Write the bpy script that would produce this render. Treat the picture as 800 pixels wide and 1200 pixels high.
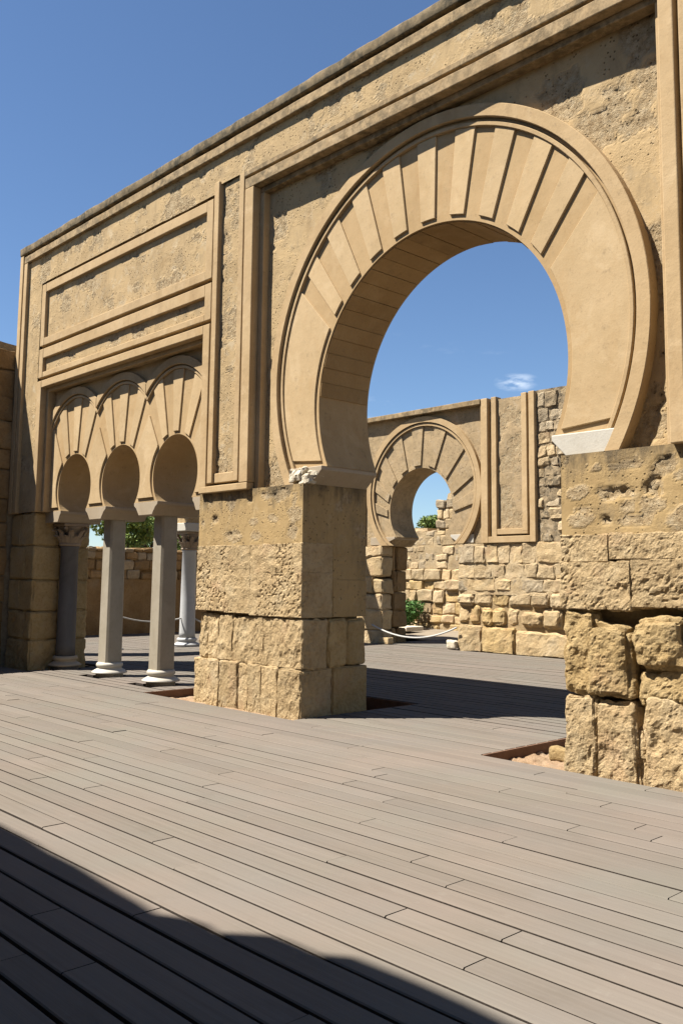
import bpy, math, random
import numpy as np
from mathutils import Matrix, Vector

for o in list(bpy.data.objects):
    bpy.data.objects.remove(o)
scene = bpy.context.scene
COL = scene.collection
R = math.radians

# ------------------------------------------------------------------ camera
cam_d = bpy.data.cameras.new('camera')
cam = bpy.data.objects.new('camera', cam_d)
COL.objects.link(cam)
rt = Vector((0.6867662, 0.72679912, 0.01073416))
up = Vector((0.07268523, -0.08336013, 0.99386515))
fw = Vector((-0.72323512, 0.68177278, 0.11007648))
cam.matrix_world = Matrix(((rt.x, up.x, -fw.x, 8.1034),
                           (rt.y, up.y, -fw.y, -6.9517),
                           (rt.z, up.z, -fw.z, 1.6),
                           (0, 0, 0, 1)))
cam_d.sensor_fit = 'VERTICAL'
cam_d.sensor_height = 36.0
cam_d.lens = 31.7356
cam_d.shift_y = -0.03143
cam_d.clip_start = 0.05
cam_d.clip_end = 3000
scene.camera = cam

# ------------------------------------------------------------------ sky, sun, exposure
KX, KY = 0.41, 0.50                       # shadow offset per metre of height
SUN_EL = math.atan2(1.0, math.hypot(KX, KY))
world = bpy.data.worlds.new('World')
scene.world = world
world.use_nodes = True
wn, wl = world.node_tree.nodes, world.node_tree.links
wn.clear()
w_out = wn.new('ShaderNodeOutputWorld')
w_bg = wn.new('ShaderNodeBackground')
w_sky = wn.new('ShaderNodeTexSky')
w_sky.sky_type = 'NISHITA'
w_sky.sun_disc = False
w_sky.sun_elevation = SUN_EL
w_sky.sun_rotation = math.atan2(-KX, -KY)
w_sky.altitude = 400
w_sky.air_density = 1.0
w_sky.dust_density = 0.0
w_sky.ozone_density = 6.0
w_bg.inputs['Strength'].default_value = 0.05
# thin wisps of cloud, everywhere low over the horizon
w_tc = wn.new('ShaderNodeTexCoord')
w_map = wn.new('ShaderNodeMapping')
w_map.inputs['Scale'].default_value = (5.0, 5.0, 17.0)
w_map.inputs['Location'].default_value = (0.35, 0.2, 0.1)
w_noise = wn.new('ShaderNodeTexNoise')
w_noise.inputs['Scale'].default_value = 1.0
w_noise.inputs['Detail'].default_value = 7
w_noise.inputs['Roughness'].default_value = 0.62
w_ramp = wn.new('ShaderNodeValToRGB')
w_ramp.color_ramp.elements[0].position = 0.60
w_ramp.color_ramp.elements[0].color = (0, 0, 0, 1)
w_ramp.color_ramp.elements[1].position = 0.86
w_ramp.color_ramp.elements[1].color = (1, 1, 1, 1)
w_sep = wn.new('ShaderNodeSeparateXYZ')
w_band = wn.new('ShaderNodeMapRange')
w_band.inputs['From Min'].default_value = 0.34
w_band.inputs['From Max'].default_value = 0.16
w_mul = wn.new('ShaderNodeMath'); w_mul.operation = 'MULTIPLY'
w_mix = wn.new('ShaderNodeMixRGB')
w_mix.inputs['Color2'].default_value = (9.5, 10.2, 11.0, 1)
wl.new(w_tc.outputs['Generated'], w_map.inputs['Vector'])
wl.new(w_map.outputs['Vector'], w_noise.inputs['Vector'])
wl.new(w_noise.outputs['Fac'], w_ramp.inputs['Fac'])
wl.new(w_tc.outputs['Generated'], w_sep.inputs['Vector'])
wl.new(w_sep.outputs['Z'], w_band.inputs['Value'])
wl.new(w_ramp.outputs['Color'], w_mul.inputs[0])
wl.new(w_band.outputs['Result'], w_mul.inputs[1])
w_dot = wn.new('ShaderNodeVectorMath'); w_dot.operation = 'DISTANCE'
w_dot.inputs[1].default_value = (-0.5685, 0.7943, 0.536)
w_sq = wn.new('ShaderNodeVectorMath'); w_sq.operation = 'MULTIPLY'
w_sq.inputs[1].default_value = (1.0, 1.0, 2.5)
wl.new(w_tc.outputs['Generated'], w_sq.inputs[0])
wl.new(w_sq.outputs['Vector'], w_dot.inputs[0])
w_near = wn.new('ShaderNodeMapRange')
w_near.inputs['From Min'].default_value = 0.026
w_near.inputs['From Max'].default_value = 0.004
wl.new(w_dot.outputs['Value'], w_near.inputs['Value'])
w_map2 = wn.new('ShaderNodeMapping')
w_map2.inputs['Scale'].default_value = (38.0, 38.0, 120.0)
wl.new(w_tc.outputs['Generated'], w_map2.inputs['Vector'])
w_n2 = wn.new('ShaderNodeTexNoise')
w_n2.inputs['Scale'].default_value = 1.0
w_n2.inputs['Detail'].default_value = 6
wl.new(w_map2.outputs['Vector'], w_n2.inputs['Vector'])
w_r2 = wn.new('ShaderNodeMapRange')
w_r2.inputs['From Min'].default_value = 0.42
w_r2.inputs['From Max'].default_value = 0.72
wl.new(w_n2.outputs['Fac'], w_r2.inputs['Value'])
w_c2 = wn.new('ShaderNodeMath'); w_c2.operation = 'MULTIPLY'
wl.new(w_near.outputs['Result'], w_c2.inputs[0]); wl.new(w_r2.outputs['Result'], w_c2.inputs[1])
w_faint = wn.new('ShaderNodeMath'); w_faint.operation = 'MULTIPLY_ADD'
w_faint.inputs[1].default_value = 0.35
wl.new(w_mul.outputs[0], w_faint.inputs[0]); wl.new(w_c2.outputs[0], w_faint.inputs[2])
w_faint.use_clamp = True
wl.new(w_faint.outputs[0], w_mix.inputs['Fac'])
wl.new(w_sky.outputs['Color'], w_mix.inputs['Color1'])
wl.new(w_mix.outputs['Color'], w_bg.inputs['Color'])
wl.new(w_bg.outputs['Background'], w_out.inputs['Surface'])

sun_d = bpy.data.lights.new('sun', 'SUN')
sun_d.energy = 5.0
sun_d.angle = R(0.5)
sun_d.color = (1.0, 0.965, 0.91)
sun = bpy.data.objects.new('sun', sun_d)
COL.objects.link(sun)
sun.rotation_euler = Vector((KX, KY, -1)).to_track_quat('-Z', 'Y').to_euler()
sun.location = (-8, -10, 20)

vs = scene.view_settings
vs.view_transform = 'Standard'
vs.look = 'None'
vs.exposure = 1.45
vs.gamma = 1.0
vs.use_curve_mapping = False
scene.cycles.diffuse_bounces = 2
scene.render.resolution_x, scene.render.resolution_y = 682, 1024

# ------------------------------------------------------------------ noise
def _hash(ix, iy, iz):
    h = (ix * 374761393 + iy * 668265263 + iz * 1274126177) & 0xffffffff
    h = ((h ^ (h >> 13)) * 1103515245) & 0xffffffff
    h = ((h ^ (h >> 16)) * 2246822519) & 0xffffffff
    return ((h ^ (h >> 15)) & 0xffffff) / float(0xffffff) * 2 - 1

def vnoise(P):
    P = np.asarray(P, float)
    i = np.floor(P).astype(np.int64)
    f = P - i
    f = f * f * f * (f * (f * 6 - 15) + 10)
    x, y, z = i[:, 0], i[:, 1], i[:, 2]
    out = 0
    for dx in (0, 1):
        for dy in (0, 1):
            for dz in (0, 1):
                w = ((f[:, 0] if dx else 1 - f[:, 0]) * (f[:, 1] if dy else 1 - f[:, 1]) *
                     (f[:, 2] if dz else 1 - f[:, 2]))
                out = out + w * _hash(x + dx, y + dy, z + dz)
    return out

def fbm(P, freq=1.0, octs=4, seed=0, gain=0.5):
    P = np.asarray(P, float) * freq + np.array([seed * 13.7, seed * 7.3, seed * 3.1])
    a, s, t = 1.0, 0.0, 0.0
    for _ in range(octs):
        s = s + a * vnoise(P)
        t += a
        P = P * 2.03 + 11.3
        a *= gain
    return s / t

def smooth(a, b, x):
    t = np.clip((x - a) / (b - a), 0, 1)
    return t * t * (3 - 2 * t)

# ------------------------------------------------------------------ materials
MATS = {}
class NT:
    def __init__(self, name):
        self.m = bpy.data.materials.new(name)
        self.m.use_nodes = True
        self.n, self.l = self.m.node_tree.nodes, self.m.node_tree.links
        self.b = self.n['Principled BSDF']
        self.geo = self.n.new('ShaderNodeNewGeometry')
        self.pos = self.geo.outputs['Position']
        MATS[name] = self.m
    def link(self, a, b): self.l.new(a, b)
    def mapped(self, scale):
        k = self.n.new('ShaderNodeMapping')
        k.inputs['Scale'].default_value = scale
        self.link(self.pos, k.inputs['Vector'])
        return k.outputs['Vector']
    def noise(self, scale, detail=5, rough=0.55, vec=None, dist=0.0):
        k = self.n.new('ShaderNodeTexNoise')
        k.inputs['Scale'].default_value = scale
        k.inputs['Detail'].default_value = detail
        k.inputs['Roughness'].default_value = rough
        k.inputs['Distortion'].default_value = dist
        self.link(vec or self.pos, k.inputs['Vector'])
        return k.outputs['Fac']
    def voro(self, scale, vec=None, feature='F1'):
        k = self.n.new('ShaderNodeTexVoronoi')
        k.feature = feature
        k.inputs['Scale'].default_value = scale
        self.link(vec or self.pos, k.inputs['Vector'])
        return k.outputs['Distance']
    def ramp(self, fac, stops):
        k = self.n.new('ShaderNodeValToRGB')
        e = k.color_ramp.elements
        while len(e) < len(stops): e.new(0.5)
        for q, (p, c) in zip(e, stops):
            q.position = p
            q.color = (c[0], c[1], c[2], 1) if hasattr(c, '__len__') else (c, c, c, 1)
        self.link(fac, k.inputs['Fac'])
        return k.outputs['Color']
    def mix(self, fac, a, b, mode='MIX'):
        k = self.n.new('ShaderNodeMixRGB')
        k.blend_type = mode
        for s, v in (('Fac', fac), ('Color1', a), ('Color2', b)):
            if hasattr(v, 'links'): self.link(v, k.inputs[s])
            elif hasattr(v, '__len__'): k.inputs[s].default_value = (v[0], v[1], v[2], 1)
            else: k.inputs[s].default_value = v
        return k.outputs['Color']
    def math(self, op, a, b=0.0):
        k = self.n.new('ShaderNodeMath')
        k.operation = op
        for i, v in enumerate((a, b)):
            if hasattr(v, 'links'): self.link(v, k.inputs[i])
            else: k.inputs[i].default_value = v
        return k.outputs[0]
    def rnd(self):
        k = self.n.new('ShaderNodeObjectInfo')
        return k.outputs['Random']
    def value(self, col, fac_lo, fac_hi):
        k = self.n.new('ShaderNodeMapRange')
        k.inputs['To Min'].default_value = fac_lo
        k.inputs['To Max'].default_value = fac_hi
        self.link(self.rnd(), k.inputs['Value'])
        h = self.n.new('ShaderNodeHueSaturation')
        self.link(k.outputs['Result'], h.inputs['Value'])
        self.link(col, h.inputs['Color'])
        return h.outputs['Color']
    def bump(self, hts):
        prev = None
        for h, strength, dist in hts:
            k = self.n.new('ShaderNodeBump')
            k.inputs['Strength'].default_value = strength
            k.inputs['Distance'].default_value = dist
            self.link(h, k.inputs['Height'])
            if prev is not None: self.link(prev, k.inputs['Normal'])
            prev = k.outputs['Normal']
        self.link(prev, self.b.inputs['Normal'])
    def done(self, col, rough=0.92, spec=0.08, tone=0.565):
        if hasattr(col, 'links'):
            tn = tone if hasattr(tone, '__len__') else (tone, tone, tone)
            col = self.mix(1.0, col, tn, 'MULTIPLY')
            self.link(col, self.b.inputs['Base Color'])
        else: self.b.inputs['Base Color'].default_value = (col[0], col[1], col[2], 1)
        self.b.inputs['Roughness'].default_value = rough
        self.b.inputs['Specular IOR Level'].default_value = spec
        return self.m

def mat_plaster(name, a, b, stain=0.35, stain_col=(0.20, 0.15, 0.10), bump=0.25, lichen=0.0):
    t = NT(name)
    n1 = t.noise(1.3, 6, 0.6)
    n2 = t.noise(7.0, 6, 0.65)
    col = t.ramp(n1, [(0.30, a), (0.70, b)])
    col = t.mix(t.ramp(n2, [(0.35, 0.0), (0.75, 0.55)]), col, (b[0] * 1.08, b[1] * 1.06, b[2] * 1.04))
    st = t.noise(1.0, 6, 0.7, t.mapped((2.2, 2.2, 0.45)))
    col = t.mix(t.ramp(st, [(0.54, 0.0), (0.80, stain)]), col, stain_col)
    sp = t.noise(38.0, 3, 0.6)
    col = t.mix(t.ramp(sp, [(0.60, 0.0), (0.78, 0.4)]), col, (a[0] * 0.55, a[1] * 0.5, a[2] * 0.45))
    if lichen:
        li = t.noise(9.0, 8, 0.75)
        lj = t.noise(1.7, 3, 0.6)
        f = t.math('MULTIPLY', t.ramp(li, [(0.36, 0.0), (0.56, 1.0)]), t.ramp(lj, [(0.25, 0.2), (0.55, min(1.0, lichen))]))
        col = t.mix(f, col, (0.085, 0.08, 0.062))
    bl = t.noise(0.8, 7, 0.7, None, 0.3)
    col = t.mix(t.ramp(bl, [(0.42, 0.0), (0.66, 0.38)]), col, (a[0] * 0.80, a[1] * 0.76, a[2] * 0.70))
    pr_ = t.noise(2.7, 7, 0.7, None, 0.6)
    col = t.mix(t.ramp(pr_, [(0.54, 0.0), (0.64, 0.42)]), col, (b[0] * 1.13, b[1] * 1.16, b[2] * 1.22))
    wr_ = t.noise(1.9, 8, 0.74, t.mapped((1.0, 1.0, 0.45)))
    col = t.mix(t.ramp(wr_, [(0.52, 0.0), (0.70, 0.38)]), col, (a[0] * 0.86, a[1] * 0.74, a[2] * 0.58))
    ed = t.noise(9.0, 9, 0.82)
    col = t.mix(t.ramp(ed, [(0.56, 0.0), (0.72, 0.5)]), col, (0.17, 0.135, 0.095))
    col = t.value(col, 0.94, 1.05)
    t.bump([(t.noise(55.0, 4, 0.6), bump, 0.004), (t.noise(9.0, 5, 0.6), bump, 0.012)])
    return t.done(col, tone=(0.585, 0.548, 0.485))

def mat_field(name, a, b, patch, dark=0.5, pit=0.8, lichen=0.0, drip=None, blotch=0.5):
    """old wall face: flat plaster with lost patches (mesh attribute wear), pits, blotches and drips"""
    t = NT(name)
    n1 = t.noise(2.0, 8, 0.68)
    col = t.ramp(n1, [(0.30, a), (0.50, b), (0.72, (b[0] * 1.12, b[1] * 1.10, b[2] * 1.06))])
    at = t.n.new('ShaderNodeAttribute'); at.attribute_name = 'wear'
    wear = at.outputs['Fac']
    bm_ = t.ramp(t.noise(5.2, 7, 0.72, None, 0.5), [(0.55, 0.0), (0.66, 1.0)])
    col = t.mix(t.math('MULTIPLY', bm_, blotch), col, patch)
    gm = t.ramp(t.noise(4.1, 6, 0.7, t.mapped((1.0, 1.0, 0.6))), [(0.54, 0.0), (0.66, 1.0)])
    col = t.mix(t.math('MULTIPLY', gm, 0.38), col, (0.27, 0.225, 0.16))
    wcol = t.ramp(t.noise(14.0, 7, 0.75), [(0.34, (0.30, 0.21, 0.12)), (0.52, (0.58, 0.46, 0.30)), (0.70, (0.72, 0.62, 0.46))])
    col = t.mix(t.math('MULTIPLY', wear, 0.85), col, wcol)
    st = t.noise(1.4, 7, 0.72, t.mapped((2.6, 2.6, 0.5)))
    col = t.mix(t.ramp(st, [(0.54, 0.0), (0.80, dark)]), col, (0.14, 0.112, 0.08))
    v = t.voro(21.0, None)
    ro = t.ramp(t.noise(3.0, 4, 0.6), [(0.43, 0.0), (0.53, 1.0)])
    pits = t.math('MULTIPLY', t.ramp(v, [(0.10, 1.0), (0.24, 0.0)]), ro)
    col = t.mix(t.math('MULTIPLY', pits, 0.75), col, (0.09, 0.062, 0.035))
    if lichen:
        li = t.noise(7.0, 8, 0.75)
        col = t.mix(t.ramp(li, [(0.47, 0.0), (0.64, lichen)]), col, (0.085, 0.08, 0.065))
    if drip:
        sep = t.n.new('ShaderNodeSeparateXYZ')
        t.link(t.pos, sep.inputs['Vector'])
        mr = t.n.new('ShaderNodeMapRange')
        mr.inputs['From Min'].default_value, mr.inputs['From Max'].default_value = drip
        t.link(sep.outputs['Z'], mr.inputs['Value'])
        dn = t.noise(3.0, 8, 0.75, t.mapped((1.6, 1.6, 0.5)))
        dm = t.ramp(t.math('ADD', dn, t.math('MULTIPLY', mr.outputs['Result'], 0.34)), [(0.64, 0.0), (0.86, 0.8)])
        col = t.mix(dm, col, (0.12, 0.10, 0.075))
    rough_n = t.noise(42.0, 6, 0.72)
    amt = t.math('ADD', t.math('MULTIPLY', wear, 0.9), t.math('MULTIPLY', ro, 0.25))
    amt = t.math('ADD', amt, 0.10)
    t.bump([(t.math('MULTIPLY', rough_n, amt), pit, 0.035),
            (t.math('SUBTRACT', 1.0, pits), pit, 0.02)])
    return t.done(col, 0.95, 0.08, (0.60, 0.565, 0.50))

def mat_rock(name, a, b, c, bump=1.0, scale=1.0, pink=0.0, var=(0.86, 1.1)):
    t = NT(name)
    n1 = t.noise(3.2 * scale, 8, 0.68)
    col = t.ramp(n1, [(0.28, a), (0.50, b), (0.72, c)])
    n3 = t.noise(22.0 * scale, 6, 0.7)
    col = t.mix(t.ramp(n3, [(0.50, 0.0), (0.72, 0.55)]), col, (a[0] * 0.62, a[1] * 0.55, a[2] * 0.46))
    if pink:
        pk = t.noise(2.1, 4, 0.6)
        col = t.mix(t.ramp(pk, [(0.56, 0.0), (0.72, pink)]), col, (0.52, 0.30, 0.20))
    gr = t.noise(1.6, 5, 0.65)
    col = t.mix(t.ramp(gr, [(0.58, 0.0), (0.76, 0.4)]), col, (0.34, 0.29, 0.23))
    v = t.voro(48.0 * scale)
    pit = t.ramp(v, [(0.06, 1.0), (0.22, 0.0)])
    pg = t.math('MULTIPLY', pit, t.ramp(t.noise(5.0, 3, 0.5), [(0.42, 0.0), (0.62, 1.0)]))
    col = t.mix(t.math('MULTIPLY', pg, 0.45), col, (0.14, 0.095, 0.05))
    col = t.value(col, *var)
    t.bump([(t.noise(95.0 * scale, 4, 0.75), 0.8 * bump, 0.010),
            (t.noise(38.0 * scale, 7, 0.76), 1.0 * bump, 0.030),
            (t.math('SUBTRACT', 1.0, pg), 0.9 * bump, 0.02)])
    return t.done(col, 0.96, 0.05, (0.77, 0.725, 0.635))

mat_plaster('band_plaster', (0.57, 0.42, 0.245), (0.68, 0.52, 0.325), 0.45, bump=0.35)
mat_plaster('arch_plaster', (0.56, 0.405, 0.225), (0.65, 0.485, 0.29), 0.22, bump=0.2)
mat_plaster('raised_plaster', (0.62, 0.47, 0.28), (0.71, 0.55, 0.35), 0.2, bump=0.25)
mat_plaster('top_plaster', (0.27, 0.215, 0.14), (0.37, 0.29, 0.185), 0.6, lichen=1.0, bump=0.5)
mat_plaster('head_plaster', (0.53, 0.40, 0.24), (0.63, 0.48, 0.30), 0.55, lichen=0.75, bump=0.4)
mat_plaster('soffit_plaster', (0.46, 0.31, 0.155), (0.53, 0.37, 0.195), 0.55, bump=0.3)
mat_field('field_plaster', (0.47, 0.345, 0.195), (0.57, 0.43, 0.255), (0.66, 0.57, 0.43), 0.5, blotch=0.6)
mat_field('spandrel_plaster', (0.51, 0.375, 0.215), (0.60, 0.455, 0.27), (0.62, 0.51, 0.36), 0.4, 0.7, blotch=0.4)
mat_field('pier_plaster', (0.44, 0.315, 0.16), (0.52, 0.38, 0.20), (0.62, 0.51, 0.34), 0.4, 0.6, drip=(2.30, 2.78), blotch=0.35)
mat_field('worn_plaster', (0.43, 0.33, 0.20), (0.52, 0.40, 0.255), (0.62, 0.52, 0.39), 0.5, 0.7, lichen=0.25)
mat_field('old_wall', (0.34, 0.265, 0.175), (0.46, 0.365, 0.245), (0.62, 0.53, 0.41), 0.6, 1.0, lichen=0.85, blotch=0.8)
mat_rock('rough_stone', (0.50, 0.37, 0.215), (0.61, 0.47, 0.29), (0.70, 0.57, 0.38), 1.0, 1.0, 0.3)
mat_rock('ochre_stone', (0.46, 0.33, 0.165), (0.57, 0.425, 0.23), (0.65, 0.51, 0.30), 1.0, 1.0, 0.25)
mat_rock('rubble_stone', (0.44, 0.335, 0.205), (0.57, 0.45, 0.295), (0.67, 0.56, 0.40), 1.0, 0.8, 0.25, (0.80, 1.12))
mat_rock('grey_rubble', (0.32, 0.26, 0.19), (0.46, 0.38, 0.275), (0.60, 0.52, 0.40), 1.0, 0.9, 0.1, (0.78, 1.15))
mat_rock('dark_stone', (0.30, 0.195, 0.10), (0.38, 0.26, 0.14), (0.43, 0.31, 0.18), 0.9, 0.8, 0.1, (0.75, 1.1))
mat_rock('mortar', (0.36, 0.265, 0.155), (0.45, 0.34, 0.205), (0.52, 0.41, 0.26), 1.0, 1.3, 0.1)
mat_rock('pale_rubble', (0.42, 0.29, 0.19), (0.50, 0.36, 0.25), (0.58, 0.46, 0.35), 0.9, 1.2, 0.6)
mat_rock('white_stone', (0.58, 0.52, 0.43), (0.67, 0.62, 0.53), (0.74, 0.70, 0.62), 0.5, 1.0, 0.0, (0.95, 1.05))

def mat_marble(name, a, b, bump=0.2):
    t = NT(name)
    col = t.ramp(t.noise(2.0, 7, 0.65, t.mapped((1, 1, 0.5)), 0.6), [(0.35, a), (0.68, b)])
    col = t.mix(t.ramp(t.noise(16.0, 5, 0.7), [(0.52, 0.0), (0.75, 0.35)]), col, (a[0] * 0.7, a[1] * 0.68, a[2] * 0.64))
    t.bump([(t.noise(45.0, 5, 0.65), bump, 0.006)])
    return t.done(col, 0.6, 0.35)
mat_marble('grey_marble', (0.40, 0.335, 0.235), (0.53, 0.46, 0.345))
mat_marble('white_marble', (0.58, 0.57, 0.54), (0.70, 0.69, 0.66))
mat_marble('dark_marble', (0.115, 0.105, 0.10), (0.18, 0.165, 0.155))
mat_marble('capital_stone', (0.36, 0.26, 0.165), (0.46, 0.345, 0.23), 0.5)
mat_marble('impost_stone', (0.48, 0.37, 0.24), (0.56, 0.45, 0.31), 0.3)
mat_marble('pale_impost', (0.66, 0.59, 0.47), (0.74, 0.68, 0.56), 0.35)

def mat_deck():
    t = NT('deck_wood')
    grain = t.noise(1.0, 6, 0.6, t.mapped((0.9, 46.0, 46.0)))
    col = t.ramp(grain, [(0.25, (0.295, 0.247, 0.205)), (0.75, (0.37, 0.316, 0.266))])
    bl = t.noise(0.9, 5, 0.6)
    col = t.mix(t.ramp(bl, [(0.40, 0.0), (0.72, 0.5)]), col, (0.33, 0.30, 0.275))
    wm = t.noise(3.6, 5, 0.65, t.mapped((0.5, 1, 1)))
    col = t.mix(t.ramp(wm, [(0.56, 0.0), (0.80, 0.45)]), col, (0.24, 0.195, 0.155))
    hu = t.noise(0.55, 4, 0.6)
    col = t.mix(t.ramp(hu, [(0.36, 0.35), (0.50, 0.0)]), col, (0.31, 0.305, 0.255))
    col = t.mix(t.ramp(hu, [(0.52, 0.0), (0.66, 0.4)]), col, (0.40, 0.315, 0.265))
    sc = t.noise(6.0, 8, 0.78)
    col = t.mix(t.ramp(sc, [(0.58, 0.0), (0.72, 0.4)]), col, (0.44, 0.395, 0.34))
    sp = t.noise(24.0, 4, 0.7)
    col = t.mix(t.ramp(sp, [(0.66, 0.0), (0.78, 0.35)]), col, (0.20, 0.165, 0.135))
    # each board its own shade
    col = t.value(col, 0.92, 1.06)
    t.bump([(t.noise(1.0, 4, 0.6, t.mapped((1.5, 130.0, 130.0))), 0.35, 0.004), (sp, 0.2, 0.002)])
    return t.done(col, 0.85, 0.05, (0.425, 0.418, 0.395))
mat_deck()
def mat_plain(name, a, b, scale=4.0, rough=0.9, bump=0.3, spec=0.2):
    t = NT(name)
    n = t.noise(scale, 6, 0.65)
    t.bump([(t.noise(scale * 8, 4, 0.6), bump, 0.02)])
    return t.done(t.ramp(n, [(0.3, a), (0.7, b)]), rough, spec, 0.52)
mat_plain('deck_edge', (0.24, 0.13, 0.075), (0.33, 0.19, 0.12), 8)
mat_plain('board_edge', (0.06, 0.045, 0.035), (0.09, 0.07, 0.052), 8)
mat_plain('sand_ground', (0.34, 0.265, 0.18), (0.44, 0.355, 0.25), 0.8)
mat_plain('dark_earth', (0.10, 0.075, 0.05), (0.15, 0.11, 0.075), 2.0)
mat_plain('rope_fibre', (0.72, 0.68, 0.60), (0.80, 0.77, 0.70), 40)
mat_plain('post_paint', (0.70, 0.68, 0.63), (0.78, 0.76, 0.71), 10, 0.6)
mat_plain('bark', (0.10, 0.075, 0.05), (0.16, 0.12, 0.085), 12)
def mat_leaf(name, a, b):
    t = NT(name)
    col = t.value(t.ramp(t.noise(2.2, 3, 0.6), [(0.35, a), (0.68, b)]), 0.9, 1.1)
    t.b.inputs['Subsurface Weight'].default_value = 0.0
    return t.done(col, 0.6, 0.2, 1.15)
mat_leaf('tree_leaf', (0.065, 0.10, 0.018), (0.16, 0.20, 0.045))
mat_leaf('bush_leaf', (0.04, 0.10, 0.02), (0.09, 0.17, 0.04))

# ------------------------------------------------------------------ object helpers
def link(name, me, mat, parent=None, smooth_shade=False):
    if mat: me.materials.append(MATS[mat])
    if smooth_shade:
        me.polygons.foreach_set('use_smooth', [True] * len(me.polygons))
    o = bpy.data.objects.new(name, me)
    COL.objects.link(o)
    if parent is not None: attach(o, parent)
    return o

def world_of(o):
    m = o.matrix_basis.copy()
    p = o
    while p.parent is not None:
        m = p.parent.matrix_basis @ p.matrix_parent_inverse @ m
        p = p.parent
    return m

def attach(o, parent):
    o.parent = parent
    o.matrix_parent_inverse = world_of(parent).inverted()

def thing(name, label, cat, loc, group=None):
    o = bpy.data.objects.new(name, None)
    COL.objects.link(o)
    o.location = loc
    o.empty_display_size = 0.3
    return tag(o, label, cat, group)

def tag(o, label, cat, group=None):
    o['label'] = label
    o['category'] = cat
    if group: o['group'] = group
    return o

def struct(o):
    o['kind'] = 'structure'
    return o

def mesh_np(name, verts, faces):
    me = bpy.data.meshes.new(name)
    me.from_pydata([tuple(v) for v in verts], [], [tuple(int(i) for i in f) for f in faces])
    me.update()
    return me

def axis_pts(lo, hi, r, sp, k):
    L = hi - lo
    r = min(r, L * 0.49)
    n = max(1, int(round((L - 2 * r) / sp)))
    ins = np.linspace(lo + r, hi - r, n + 1)
    e = np.array([0.0] if k == 1 else ([0.0, 0.45] if k == 2 else [0.0, 0.25, 0.6])) * r
    return np.concatenate([lo + e, ins, (hi - e)[::-1]]), r

def stone_verts(b, sp=0.05, r=0.03, amp=0.012, freq=6.0, seed=0, warp=0.0, k=1, octs=5, gain=0.5, chip=0.0, pit=0.0, zs=1.0, ridge=0.0):
    x0, x1, y0, y1, z0, z1 = b
    ax, rx = axis_pts(x0, x1, r, sp, k)
    ay, ry = axis_pts(y0, y1, r, sp, k)
    az, rz = axis_pts(z0, z1, r, sp, k)
    nx, ny, nz = len(ax), len(ay), len(az)
    idx = -np.ones((nx, ny, nz), int)
    surf = np.zeros((nx, ny, nz), bool)
    surf[[0, -1]] = True; surf[:, [0, -1]] = True; surf[:, :, [0, -1]] = True
    I = np.argwhere(surf)
    idx[surf] = np.arange(len(I))
    P = np.stack([ax[I[:, 0]], ay[I[:, 1]], az[I[:, 2]]], 1)
    rr = min(rx, ry, rz)
    lo = np.array([x0, y0, z0]) + rr
    hi = np.array([x1, y1, z1]) - rr
    Q = np.clip(P, lo, hi)
    d = P - Q
    ln = np.linalg.norm(d, axis=1, keepdims=True)
    N = d / np.maximum(ln, 1e-9)
    P = Q + N * rr
    if warp:
        P0 = P.copy()
        for a in range(3):
            P[:, a] += warp * fbm(P0, 2.2, 2, seed + 50 + a)
    if amp:
        S = P * np.array([1.0, 1.0, zs])
        h = amp * fbm(S, freq, octs, seed, gain)
        if ridge:
            h = h * (1 - ridge) + ridge * amp * (0.55 - 1.6 * np.abs(fbm(S + 3.3, freq * 0.7, 4, seed + 5, 0.55)))
        if pit:
            h = h - pit * smooth(0.15, 0.55, vnoise(S * 42.0 + seed)) * smooth(-0.15, 0.25, fbm(P, 3.0, 2, seed + 9))
        if chip:
            e = smooth(0.75, 0.60, np.max(np.abs(N), axis=1) ** 2)
            e = np.maximum(e, smooth(0.98, 0.8, np.max(np.abs(N), axis=1)))
            h = h - chip * e * np.clip(0.35 + 1.6 * fbm(P, 5.0, 3, seed + 17), 0, 1.2)
        P = P + N * h[:, None]
    F = []
    for (A, s) in ((0, 0), (0, -1), (1, 0), (1, -1), (2, 0), (2, -1)):
        g = idx[s] if A == 0 else (idx[:, s] if A == 1 else idx[:, :, s])
        q = np.stack([g[:-1, :-1], g[1:, :-1], g[1:, 1:], g[:-1, 1:]], -1).reshape(-1, 4)
        flip = (s == 0) if A != 1 else (s == -1)
        if flip: q = q[:, ::-1]
        F.append(q)
    return P, np.concatenate(F)

def stone(name, b, mat, parent=None, sm=True, **kw):
    P, F = stone_verts(b, **kw)
    return link(name, mesh_np(name, P, F), mat, parent, sm)

def bar(name, x0, x1, y0, y1, z0, z1, mat, parent, amp=0.004, r=0.010, sp=0.14, seed=0):
    return stone(name, (x0, x1, y0, y1, z0, z1), mat, parent, sm=False, sp=sp, r=r, amp=amp, freq=2.5, seed=seed, octs=3)

def boxes(name, bs, mat, parent=None):
    V, F = [], []
    for (x0, x1, y0, y1, z0, z1) in bs:
        o = len(V)
        V += [(x, y, z) for x in (x0, x1) for y in (y0, y1) for z in (z0, z1)]
        F += [(o, o + 1, o + 3, o + 2), (o + 4, o + 6, o + 7, o + 5), (o, o + 4, o + 5, o + 1),
              (o + 2, o + 3, o + 7, o + 6), (o, o + 2, o + 6, o + 4), (o + 1, o + 5, o + 7, o + 3)]
    return link(name, mesh_np(name, V, F), mat, parent)

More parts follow.
